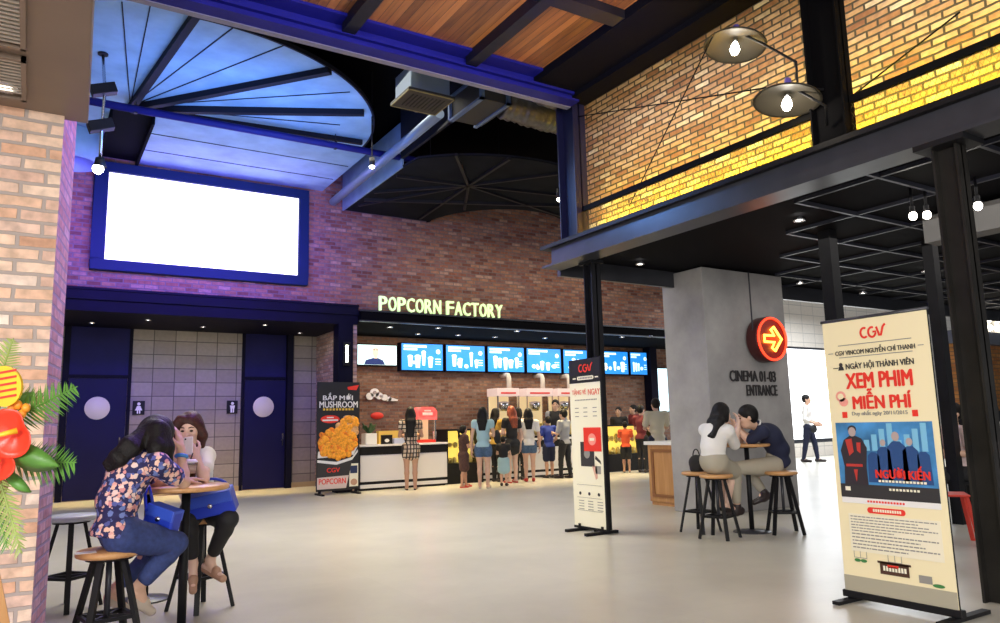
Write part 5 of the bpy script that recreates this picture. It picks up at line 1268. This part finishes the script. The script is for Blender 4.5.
# ------------------------------------------------------------------ the people in line, staff, passers-by
def at_floor(px, py):
    p = G(px, py, z=0)
    if p.x < 13 and p.y > 14.12: p = G(px, 480, y=14.12)      # nobody stands inside the counter
    return (p.x, p.y)
def facing(pos, deg):
    """deg 0 = looking straight away from the photographer's side, positive = turned to the left in the photo"""
    a = math.atan2(pos[1], pos[0]); return a+math.radians(deg)
def stand_at(px, py, deg, h, y=None, **k):
    p = at_floor(px, py)
    if y: q = G(px, 480, y=y); p = (q.x, y)
    return stand(p, facing(p, deg), h, **k)
J = stand_at(411, 490, 0, 1.60, arms=('front', 'front'))
person('person', 'person with very long black hair in a plaid dress standing at the first white counter', J, M['skin_tan'], M['plaid'], .35, .06, M['plaid'], 'skirt', .20, M['shoe'], True, 'vlong')
J = stand_at(464, 487.5, -65, 1.22, arms=('front', 'front'), stride=.06)
person('person', 'child in a dark brown dress and red shoes by the small yellow snack case', J, M['skin_tan'], M['dress'], .5, .05, M['dress'], 'skirt', .40, M['redshoe'], True, 'tail', flare=.02)
J = stand_at(484, 488.5, -8, 1.56, arms=('down', 'front'))
tA = person('person', 'person in a sky blue top and denim shorts with loose black hair in the queue', J, M['skin'], M['sky'], .25, .02, M['denim'], 'shorts', .17, M['paleshoe'], True, 'long', flare=.012)
JA = J
J = stand_at(504, 484, -10, .98, y=12.95, arms=('front', 'front'))
person('person', 'small child in a dark shirt and pale blue skirt standing between the queuing women', J, M['skin'], M['blackcloth'], .4, 0, M['sky'], 'skirt', .38, M['shoe'], False, 'short', high=1, flare=.02)
J = stand_at(513, 480.5, 35, 1.60, y=13.5, arms=('front', 'down'))
person('person', 'person with auburn hair in a short black dress in the queue', J, M['skin_pale'], M['blackcloth'], .45, .05, M['blackcloth'], 'skirt', .20, M['redshoe'], True, 'long', 'hair_red')
J = stand_at(497, 478, -45, 1.57, y=14.0, arms=('chest', 'front'))
person('person', 'black haired person in an ochre top half hidden behind the sky blue top', J, M['skin'], M['yellowcloth'], .5, .02, M['blackcloth'], 'trousers', 1, M['shoe'], False, 'long')
J = stand_at(530, 481, 4, 1.55, y=13.5, arms=('down', 'down'))
person('person', 'person in a white tee, denim shorts and red shoes in the queue', J, M['skin'], M['whitecloth'], .6, .035, M['denim'], 'shorts', .17, M['redshoe'], False, 'long', flare=.012)
J = stand_at(520, 476, -30, 1.58, y=14.1, arms=('front', 'chest'))
person('person', 'person in a pale pink shirt and black trousers beyond the white tee', J, M['skin_pale'], M['pink'], .8, .03, M['blackcloth'], 'trousers', 1, M['shoe'], False, 'long')
J = stand_at(550, 477, 28, 1.38, y=14.05, arms=('carry', 'carry'))
person('person', 'child in a royal blue tee and navy shorts at the bar', J, M['skin_tan'], M['royal'], .6, .03, M['navy'], 'shorts', .42, M['shoe'], False, 'short', flare=.02)
J = stand_at(566, 478.5, 55, 1.52, y=13.7, arms=('front', 'front'), stride=.05)
person('person', 'person in a grey top and black trousers half behind the cream stand banner', J, M['skin'], M['greycloth'], .8, .03, M['blackcloth'], 'trousers', 1, M['shoe'], False, 'short')
def staff(px, y, deg, h, label, tm, vest=None, **k):
    c = G(px, 420, y=y); J = stand((c.x, y), facing((c.x, y), deg), h, **k)
    t = person('person', label, J, M['skin'], tm, 1.6, .02, M['blackcloth'], 'trousers', 1, M['shoe'], False, 'short', eyes_=True)
    if vest:
        q, R, u = top(J, 0, .02, .022); q.build('waistcoat', M['blackcloth'], t, .011)
    return t
staff(556, 15.24, 175, 1.80, 'staff person in a grey shirt and black waistcoat behind the bar, facing the queue', M['greycloth'], True, arms=('down', 'down'))
staff(516, 15.2, 150, 1.62, 'staff person in black behind the bar between two popcorn machines', M['blackcloth'], None, arms=('down', 'down'))
staff(619, 15.25, 165, 1.60, 'staff person in dark clothes behind the long yellow snack case', M['blackcloth'], None, arms=('down', 'down'))
staff(634, 15.3, 120, 1.66, 'staff person in a maroon shirt behind the long yellow snack case', M['maroon'], None, arms=('front', 'chest'))
J = stand_at(627.5, 471, 5, 1.22, y=14.05, arms=('front', 'front'))
person('person', 'child in an orange red tee and dark shorts before the long yellow snack case', J, M['skin_tan'], M['redcloth'], .6, .03, M['blackcloth'], 'shorts', .42, M['shoe'], True, 'short', flare=.02)
J = stand_at(644, 474, -35, 1.60, y=13.7, arms=('front', 'carry'))
person('person', 'person in a maroon top and long black trousers beside the child in red', J, M['skin'], M['maroon'], .6, .03, M['blackcloth'], 'trousers', 1, M['shoe'], False, 'short')
J = stand_at(660, 483, 25, 1.66, arms=('front', 'front'), wide=1.1)
person('person', 'person in a beige shirt standing behind the oak desk', J, M['skin'], M['beige'], .7, .04, M['navy'], 'trousers', 1, M['shoe'], False, 'short', loose=.024)
J = stand_at(811, 462, -100, 1.84, arms=('carry', 'carry'), stride=.09, wide=1.05)
tW = person('person', 'person in a white shirt and dark trousers walking before the bright window', J, M['skin'], M['whitecloth'], 1.5, .02, M['navy'], 'trousers', 1, M['shoe'], False, 'short')
B = Blob(); c = J['wrR']+V(0, 0, -.16); B.el(c, (.14, .05, .11)); o = B.build('hand_bag', M['blackcloth'], None, .012); tag(o, 'black bag carried by the person walking before the window', 'bag'); recentre(o)
# bag on the shoulder of the sky blue top
s = JA['s']; B = Blob(); c = JA['elR']+V(.06, -.02, -.03); B.el(c, (.06, .09, .14), None, .02); o = B.build('shoulder_bag', M['blackcloth'], None, .012)
tag(o, 'black shoulder bag hanging beside the sky blue top', 'bag'); recentre(o)
# two seated guests far right
def seated(px, py, d, deg, h, label, tm, bm, **k):
    p = G(px, py, d=d); pos = (p.x, p.y); yaw = facing(pos, deg); J = stand(pos, yaw, h, arms=('front', 'front'), **k)
    f = J['F']; l = np.cross(V(0, 0, 1), f); s_ = J['s']; dz = .47+.09-J['pelvis'][2]
    for key in ('pelvis', 'waist', 'chest', 'neck', 'head', 'shL', 'shR', 'elL', 'elR', 'wrL', 'wrR', 'hipL', 'hipR'): J[key] = J[key]+V(0, 0, dz)
    for sd in 'LR':
        J['kn'+sd] = J['hip'+sd]+f*.40*s_+V(0, 0, -.02); J['an'+sd] = J['kn'+sd]+V(0, 0, -.43); 
        J['an'+sd][2] = .08; J['heel'+sd] = J['an'+sd]*1; J['heel'+sd][2] = .028; J['heel'+sd] = J['heel'+sd]-f*.03; J['toe'+sd] = J['heel'+sd]+f*.17
    tt = person('person', label, J, M['skin'], tm, .6, .0, bm, 'trousers', 1, M['shoe'], False, 'short')
    c = thing('cafe_chair', 'black cafe chair under the '+label.split(' seated')[0], 'chair', (pos[0], pos[1], 0), yaw)
    MB().box((-.2, -.2, .42), (.2, .2, .45)).build('seat', M['black'], c, world=False, bevel=.01)
    for sx in (-1, 1):
        for sy in (-1, 1): MB().bar((.16*sx, .16*sy, .42), (.19*sx, .19*sy, 0), .03, .03).build('leg', M['black'], c, world=False)
    MB().box((-.22, -.19, .60), (-.2, .19, .84)).box((-.215, -.19, .45), (-.2, -.16, .6)).box((-.215, .16, .45), (-.2, .19, .6)).build('backrest', M['black'], c, world=False)
seated(993, 440, 9.5, 60, 1.66, 'person in a white top seated at the right edge by the orange brick', M['whitecloth'], M['blackcloth'])
seated(957, 440, 8.6, 130, 1.62, 'person in pale grey seated between the slim post and the near black post', M['pink'], M['blackcloth'])
# ------------------------------------------------------------------ the two women in front and the couple by the pillar
def pose(s, fwd, face, up=(0, 0, 1), **pts):
    J = dict(s=s, h=1.62*s, sit=True, wide=1.0)
    for k, q in pts.items(): J[k] = np.array(G(q[0], q[1], d=q[2]))
    r, f = np.array(_r), np.array(_f)
    mk = lambda v: nrm(r*v[0]+f*v[1]+V(0, 0, v[2]))
    J['F'] = mk((*fwd, 0)); J['F'][2] = 0; J['F'] = nrm(J['F']); J['face'] = mk(face); J['up'] = mk(up)
    return J
SEATW1, SEATW2 = ST['w1_p'], ST['w2_p']
R3, F3 = np.array(_r), np.array(_f)
# --- floral blouse
J = pose(.98, (.80, .60), (.72, .62, -.45), (.35, .25, 1),
    pelvis=(117, 528, 4.17), waist=(118, 501, 4.20), chest=(131, 470, 4.27), neck=(147, 450, 4.34), head=(157, 437, 4.40),
    shL=(131, 461, 4.43), shR=(157, 464, 4.20), elR=(184, 483, 4.42), wrR=(181, 452, 4.50), elL=(158, 484, 4.60), wrL=(180, 481, 4.68),
    hipR=(124, 536, 4.12), knR=(176, 543, 4.34), anR=(139, 586, 4.25), heelR=(133, 598, 4.22), toeR=(150, 609, 4.30),
    hipL=(120, 533, 4.25), knL=(163, 545, 4.62), anL=(116, 588, 4.50), heelL=(108, 598, 4.47), toeL=(124, 606, 4.55))
J['wide'] = 1.12; J['hdR'] = nrm(V(0, 0, 1)-R3*.25+F3*.2); J['pnR'] = -R3; J['thR'] = -F3; J['curlR'] = .35
J['pnL'] = V(0, 0, -1); J['thL'] = -F3
w1 = thing('person', 'person with long black hair in a floral blouse and jeans seated at the round table', 'person', (SEATW1.x, SEATW1.y, SEATW1.z))
B, R2, P = body(J); B.build('body', M['skin'], w1, .0065)
q, R, u = top(J, .62, .03, .020); q.clip(J['pelvis']-u*.055, -u+J['F']*.15); q.build('blouse', M['floral'], w1, .0075)
legs_cloth(J, .90, .012).build('jeans', M['jeans'], w1, .0075)
shoes(J, w1, M['paleshoe'], .006, True)
B = Blob(); s = J['s']; A = axes(J['face'], J['up']); c = J['head']; Q = lambda a, b, z: c+(A[:, 0]*a+A[:, 1]*b+A[:, 2]*z)*s
B.el(Q(-.018, 0, .03), (.104*s, .090*s, .10*s), A, .01).el(Q(-.05, 0, -.03), (.07*s, .088*s, .09*s), A, .03)
g = lambda x, y, d: np.array(G(x, y, d=d))
for dx in (-4, 0, 4): B.chain([g(151+dx*.6, 428+abs(dx)*.6, 4.33), g(131+dx, 446+dx*.9, 4.18), g(118+dx*.9, 458+dx*.9, 4.13), g(106+dx*.6, 467+dx, 4.12)], [.044, .028, .020, .008], .03)
B.chain([g(163, 432, 4.33), g(166, 448, 4.30), g(166, 462, 4.29), g(167, 471, 4.30)], [.045, .042, .032, .014], .03)
B.chain([g(158, 428, 4.30), g(157, 448, 4.24), g(155, 462, 4.20)], [.05, .045, .022], .03)
B.minus(Q(.10, .03, -.05), (.055*s, .055*s, .08*s), A, .01)
B.build('hair', M['hair'], w1, .0065)
wb = MB(); q0 = J['wrR']*.86+J['elR']*.14; dd = nrm(J['wrR']-J['elR'])
ring = [Vector(q0+(R3*math.cos(i*math.pi/9)+np.cross(dd, R3)*math.sin(i*math.pi/9))*.029) for i in range(18)]
wb.tube(ring, .012, 8, True).build('wristband', mat('bright_blue_band', (.05, .25, .62), .5), w1)
# --- white shirt, phone
J = pose(.94, (-.22, -.95), (.12, -.92, -.40), (.02, -.25, 1),
    pelvis=(201, 507, 5.27), waist=(197, 491, 5.26), chest=(193, 470, 5.22), neck=(191, 450, 5.14), head=(190, 429, 5.06),
    shR=(176, 458, 5.12), shL=(206, 456, 5.18), elR=(180, 480, 4.86), wrR=(177, 452, 4.93), elL=(204, 479, 4.84), wrL=(197, 458, 4.88),
    hipR=(193, 511, 5.22), knR=(188, 520, 4.93), anR=(193, 564, 4.95), heelR=(193, 570, 4.97), toeR=(193, 588, 4.87),
    hipL=(210, 511, 5.25), knL=(229, 519, 4.96), anL=(210, 560, 5.05), heelL=(205, 567, 5.07), toeL=(222, 577, 4.95))
J['hdR'] = nrm(V(0, 0, 1)+R3*.25+F3*.15); J['pnR'] = nrm(F3+R3*.6); J['thR'] = R3; J['curlR'] = .55
J['hdL'] = nrm(V(0, 0, .9)-R3*.75); J['pnL'] = nrm(F3*.9-R3*.4); J['thL'] = nrm(V(0, 0, 1)); J['curlL'] = .8
w2 = thing('person', 'person with brown hair in a white shirt holding a phone at the round table', 'person', (SEATW2.x, SEATW2.y, SEATW2.z))
B, R2, P = body(J); B.build('body', M['skin_pale'], w2, .0065)
eyes('e', P, R2, J['s'], w2, M['skin_pale'])
m = MB(); m.ell(Vector(P(.086, 0, -.058)), (.010, .019, .007), 12, 8, Matrix(R2.tolist())); m.build('lips', M['lips'], w2)
q, R, u = top(J, .55, .0, .018); q.build('shirt', M['whitecloth'], w2, .0075)
legs_cloth(J, .88, .010).build('trousers', M['blackcloth'], w2, .0075)
shoes(J, w2, mat('tan_shoe', (.42, .24, .16), .5), .0065, True)
B = hair(J, 'bob'); s = J['s']; A = axes(J['face'], J['up']); c = J['head']
B.chain([Q2 for Q2 in (c+(A[:, 0]*.05-A[:, 1]*.05+A[:, 2]*.085)*s, c+(A[:, 0]*.055-A[:, 1]*.085+A[:, 2]*.02)*s, c+(A[:, 0]*.04-A[:, 1]*.098-A[:, 2]*.07)*s, c+(-A[:, 1]*.095-A[:, 2]*.13)*s)], [.030, .034, .032, .02], .03)
B.build('hair', M['hair_brown'], w2, .0065)
def rbox(name, label, cat, c, ex, ey, dim, m, bev=.008):
    """rounded box thing: ex along its width, ey its up direction"""
    Fm = frame(c, ex, ey); o = tag(MB().cbox((0, 0, 0), (dim[0], dim[1], dim[2]), Fm).build(name, m, None, bevel=bev, seg=3), label, cat); return recentre(o)
pc = G(188, 446, d=4.87)
ph = rbox('phone', 'white phone held before the face by the person in the white shirt', 'phone', pc, _r+Vector((0, 0, .15)), Vector((0, 0, 1))+_f*.3, (.064, .12, .009), M['white'], .004)
MB().lathe([(0, .001), (.006, .001), (.006, 0)], n=14, M=frame(pc-_f*.0055+Vector((-.015, 0, .045)), _r, (0, 0, 1))).build('camera_lens', M['ink'], ph)
# iced drink
dc_ = G(190, 480, d=4.79); zt = TH
dk = thing('iced_drink', 'clear plastic cup of brown iced drink on the table before the white shirt', 'drink', (dc_.x, dc_.y, zt))
T_ = Matrix.Translation((dc_.x, dc_.y, zt))
MB().lathe([(0, .002), (.027, .002), (.041, .13), (.0425, .13), (.028, 0), (0, 0)], n=28, M=T_).build('cup', M['glass'], dk)
MB().lathe([(0, .004), (.0265, .004), (.033, .062), (0, .062)], n=28, M=T_).build('dark_drink', mat('brown_drink', (.05, .02, .01), .2), dk)
MB().lathe([(0, .062), (.033, .062), (.0385, .115), (0, .118)], n=28, M=T_).build('milk_foam', mat('milky_drink', (.55, .40, .30), .5), dk)
MB().lathe([(.044, .13), (.044, .137), (.03, .15), (0, .152)], n=28, M=T_).build('lid', M['white'], dk)
MB().cyl((dc_.x, dc_.y, zt+.15), (dc_.x+.012, dc_.y, zt+.19), .004, n=8).build('straw', M['ink'], dk)
# blue bags on their laps
def blue_bag(label, c, ex, ey, dim, strap=None):
    t = thing('handbag', label, 'bag', c)
    Fm = frame(c, ex, ey); w_, h_, d_ = dim
    MB().prism([(-w_/2, -h_/2), (w_/2, -h_/2), (w_*.46, h_/2), (-w_*.46, h_/2)], -d_/2, d_/2, Fm).build('body', M['cobalt'], t, bevel=.014, seg=3)
    MB().prism([(-w_*.47, h_*.02), (w_*.47, h_*.02), (w_*.46, h_*.53), (-w_*.46, h_*.53)], -d_/2-.006, d_/2+.004, Fm).build('flap', mat('light_cobalt', (.04, .10, .62), .35), t, bevel=.006)
    MB().lathe([(0, .006), (.014, .006), (.016, 0)], n=16, M=Fm @ Matrix.Translation((0, .0, d_/2+.004))).build('clasp', M['chrome'], t)
    pts = strap or [Fm @ Vector((w_*.42*math.cos(a), h_*.5+.09*math.sin(a), 0)) for a in [math.pi*i/12 for i in range(13)]]
    MB().tube(pts, .009, 8).build('strap', M['cobalt'], t)
c1 = G(163, 518, d=4.36)
blue_bag('cobalt blue handbag with a strap on the lap of the person in the floral blouse', c1, _r*.9-_f*.2+Vector((0, 0, -.22)), Vector((.0, 0, 1)), (.20, .13, .09), [c1+Vector((-.09, 0, .05)), G(146, 508, d=4.34), G(145, 494, d=4.36), G(149, 486, d=4.40), G(152, 498, d=4.38), G(154, 511, d=4.36)])
c2 = G(212, 503, d=4.98)
blue_bag('wide cobalt blue handbag on the black trousers of the person in the white shirt', c2, _r*.97+_f*.1+Vector((0, 0, .2)), Vector((0, 0, 1))-_f*.25, (.31, .15, .12))
# --- couple: white blouse
J = pose(.98, (.72, .70), (.85, .50, -.25), (.12, .1, 1),
    pelvis=(714, 459, 7.800), waist=(713, 447, 7.811), chest=(715, 434, 7.855), neck=(719, 424, 7.899), head=(722, 414, 7.943),
    shL=(705, 430, 7.998), shR=(728, 431, 7.767), elR=(735, 445, 7.943), wrR=(738, 429, 8.053), elL=(722, 446, 8.251), wrL=(738, 440, 8.339),
    hipR=(716, 464, 7.745), knR=(733, 471, 7.998), anR=(728, 502, 7.998), heelR=(725, 507, 7.965), toeR=(738, 512, 8.075),
    hipL=(710, 463, 7.888), knL=(726, 470, 8.218), anL=(722, 502, 8.185), heelL=(719, 507, 8.163), toeL=(732, 511, 8.273))
J['hdR'] = nrm(V(0, 0, 1)+R3*.1); J['pnR'] = -R3; J['thR'] = F3
c_ = thing('person', 'person in a white blouse and khaki skirt seated by the concrete pillar', 'person', ST['c1_p'])
B, R2, P = body(J); B.build('body', M['skin_pale'], c_, .009)
q, R, u = top(J, .95, .0, .020); q.build('blouse', M['whitecloth'], c_, .009)
skirt(J, .46, .02, .005).build('skirt', M['khaki'], c_, .009)
shoes(J, c_, M['shoe'], .008, True); B = hair(J, 'long'); B.build('hair', M['hair'], c_, .009)
J = pose(1.06, (-.98, -.15), (-.93, .1, -.35), (-.25, 0, 1),
    pelvis=(777, 462, 8.240), waist=(778, 449, 8.240), chest=(770, 436, 8.229), neck=(757, 425, 8.207), head=(747, 417, 8.185),
    shL=(763, 432, 8.031), shR=(759, 429, 8.405), elL=(749, 441, 8.075), wrL=(738, 429, 8.141), elR=(750, 439, 8.405), wrR=(741, 430, 8.317),
    hipL=(774, 466, 8.141), knL=(735, 468, 7.998), anL=(737, 506, 8.031), heelL=(741, 512, 8.053), toeL=(726, 514, 7.987),
    hipR=(775, 465, 8.328), knR=(748, 471, 8.471), anR=(764, 492, 8.339), heelR=(768, 497, 8.339), toeR=(755, 502, 8.361))
J['wide'] = 1.06; J['hdL'] = nrm(V(0, 0, 1)-R3*.6); J['pnL'] = -R3; J['thL'] = F3
c_ = thing('person', 'person with short black hair in a navy shirt and khaki trousers leaning over the table', 'person', ST['c2_p'])
B, R2, P = body(J); B.build('body', M['skin'], c_, .009)
q, R, u = top(J, .85, .02, .018); q.clip(J['pelvis']-u*.03, -u); q.build('shirt', M['navy'], c_, .009)
nk = nrm(J['head']-J['neck']); cen = J['neck']+nk*.01
e1 = nrm(np.cross(nk, F3)); e2 = np.cross(nk, e1)
MB().tube([Vector(cen+(e1*math.cos(i*math.pi/10)+e2*math.sin(i*math.pi/10))*.058) for i in range(20)], .010, 8, True).build('collar', M['whitecloth'], c_)
legs_cloth(J, .92, .008).build('trousers', M['khaki'], c_, .009)
shoes(J, c_, M['shoe'], .008, False, 1); hair(J, 'short').build('hair', M['hair'], c_, .009); eyes('e', P, R2, J['s'], c_, None)
# black bag on the third stool
sp_ = ST['c3_p']; B = Blob(); B.el((sp_.x, sp_.y, sp_.z+.09), (.07, .10, .09), None, .03).rc((sp_.x, sp_.y, sp_.z+.03), (sp_.x, sp_.y, sp_.z+.12), .075, .04, .03)
o = tag(B.build('black_bag', M['blackcloth'], None, .009), 'small black bag standing on the stool beside the concrete pillar', 'bag'); recentre(o)
MB().tube([Vector((sp_.x, sp_.y+.05*math.cos(a), sp_.z+.15+.09*math.sin(a))) for a in [math.pi*i/10 for i in range(11)]], .007, 8).build('handle', M['black'], o)
# paper on the stool of the floral blouse
pp = G(86, 546, d=4.03); o = tag(MB().box((pp.x-.05, pp.y-.04, SEATW1.z), (pp.x+.05, pp.y+.04, SEATW1.z+.002)).build('paper_sheet', M['white']), 'small white paper on the oak stool behind the floral blouse', 'paper'); recentre(o)
# ------------------------------------------------------------------ congratulation flowers at the left edge
root = G(-28, 470, d=2.75)
fs = thing('flower_stand', 'festive stand of red and yellow flowers with palm leaves at the left edge', 'flower arrangement', (root.x, root.y, 0))
for k in range(3):
    a = 2.1*k; MB().bar((root.x+.02*math.cos(a), root.y+.02*math.sin(a), 1.02), (root.x+.26*math.cos(a), root.y+.26*math.sin(a), 0), .03, .03).build('leg', M['wooddesk'], fs)
MB().lathe([(0, 0), (.10, 0), (.13, .12), (.11, .13), (0, .12)], n=24, M=Matrix.Translation((root.x, root.y, .95))).build('basket', M['wooddesk'], fs)
def frond(a, b, wd, n, m, sag=.03, label=None):
    """a stem with leaflets on both sides"""
    a, b = Vector(a), Vector(b); mb = MB(); L = (b-a).length; side = (b-a).normalized().cross(_f).normalized()
    P_ = [a.lerp(b, i/n)+Vector((0, 0, -sag*(i/n)**2)) for i in range(n+1)]
    mb.tube(P_, [.006-.004*i/n for i in range(n+1)], 6)
    for i in range(1, n):
        t = i/n; w_ = wd*math.sin(math.pi*min(1, t*.85+.12))**.7
        for e in (-1, 1):
            tip = P_[i]+(P_[min(i+1, n)]-P_[i-1]).normalized()*w_*.75+side*e*w_+Vector((0, 0, -.01))-_f*.012*(i % 2)
            q0, q1 = P_[i-1].lerp(P_[i], .55), P_[i].lerp(P_[min(i+1, n)], .35); mid = (q0+q1)/2
            mb._add([q0, mid.lerp(tip, .55)+(q0-q1)*.35, tip, mid.lerp(tip, .55)+(q1-q0)*.35, q1], [(0, 1, 2, 3, 4)])
    return mb.build('palm_leaf', m, fs)
d0 = 2.75
frond(G(-6, 432, d=d0), G(78, 378, d=d0-.1), .075, 26, M['leaf']); frond(G(-4, 452, d=d0), G(76, 474, d=d0-.12), .085, 26, M['leaf'], -.04)
frond(G(-6, 400, d=d0+.05), G(14, 330, d=d0+.02), .06, 22, M['leafpale']); frond(G(-4, 470, d=d0), G(22, 545, d=d0-.1), .06, 22, M['leafpale'])
frond(G(-8, 400, d=d0+.05), G(50, 392, d=d0+.06), .06, 20, M['leafpale']); frond(G(-12, 480, d=d0), G(8, 540, d=d0-.05), .06, 22, M['leaf'])
def broad(a, b, wd, m):
    a, b = Vector(a), Vector(b); s_ = (b-a).normalized().cross(_f).normalized(); mb = MB(); n = 10; vs = []
    for i in range(n+1):
        t = i/n; w_ = wd*math.sin(math.pi*t)**.8; c = a.lerp(b, t); vs += [c+s_*w_-_f*.02*math.sin(3*t), c-_f*.035*math.sin(math.pi*t)-_f*.012, c-s_*w_]
    fs_ = []
    for i in range(n): fs_ += [(3*i, 3*i+1, 3*i+4, 3*i+3), (3*i+1, 3*i+2, 3*i+5, 3*i+4)]
    mb._add(vs, fs_, None, True); o = mb.build('broad_leaf', m, fs); sd_ = o.modifiers.new('s', 'SOLIDIFY'); sd_.thickness = .002; return o
broad(G(2, 448, d=d0-.08), G(60, 466, d=d0-.14), .05, M['leaf']); broad(G(6, 472, d=d0-.05), G(32, 492, d=d0-.1), .03, M['leaf']); broad(G(10, 410, d=d0), G(34, 392, d=d0-.03), .025, M['leaf'])
def anthurium(px, py, d, r, m, m2, tilt):
    """heart-shaped waxy flower facing out with its spike"""
    c = G(px, py, d=d); ex = _r*math.cos(tilt)+_u*math.sin(tilt); ey = -_r*math.sin(tilt)+_u*math.cos(tilt)
    Fm = frame(c, ex, ey); mb = MB(); n = 28; rings = 5; vs = [(0, 0, .0)]
    for j in range(1, rings+1):
        for i in range(n):
            a = 2*math.pi*i/n; rr_ = r*j/rings*(1-.32*abs(math.cos(a/2))**14+.12*math.sin(a)**2)
            vs.append((rr_*math.cos(a), rr_*math.sin(a)*.92, .35*r*(j/rings)**2+.04*r*math.sin(5*a)*j/rings))
    fl = [(0, 1+i, 1+(i+1) % n) for i in range(n)]
    for j in range(rings-1): fl += [(1+j*n+i, 1+(j+1)*n+i, 1+(j+1)*n+(i+1) % n, 1+j*n+(i+1) % n) for i in range(n)]
    mb._add(vs, fl, Fm, True); o = mb.build('flower', m, fs); sd_ = o.modifiers.new('s', 'SOLIDIFY'); sd_.thickness = .003
    MB().cyl(Fm @ Vector((r*.3, 0, .03)), Fm @ Vector((-r*.35, r*.1, .05+.25*r)), .011, .006, 10).build('flower_spike', m2, fs)
    MB().tube([c+_f*.005, c.lerp(root+Vector((0, 0, .0)), .5)+_f*.05, root], .005, 6).build('flower_stem', M['leaf'], fs)
    return Fm
anthurium(16, 432, d0-.14, .085, M['petal'], M['petalyellow'], .4); anthurium(2, 462, d0-.14, .06, M['petal'], M['petalyellow'], 1.2)
anthurium(4, 420, d0-.08, .05, M['petal'], M['petalyellow'], 2.0)
c = G(6, 386, d=d0-.1); Fm = frame(c, _r, _u)
fo = Print(Fm, 0, .012).disc(0, 0, .062, .072, 32).build('striped_flower', M['petalyellow'], fs)
p = Print(Fm, .012, .003)
for i in range(-2, 3): p.poly([(-.045, .022*i-.006), (.045, .022*i+.010), (.045, .022*i+.018), (-.045, .022*i+.002)])
p.build('striped_flower_stripes', M['red'], fs)
MB().tube([c+_f*.01, root], .006, 6).build('flower_stem', M['leaf'], fs)
for k, (px_, py_) in enumerate(((18, 405), (22, 414), (12, 408), (26, 408))):
    MB().ell(G(px_, py_, d=d0-.08), (.014, .014, .017)).build('orange_bud', mat('orange_bud', (.95, .35, .03), .4) if k == 0 else bpy.data.materials['orange_bud'], fs)
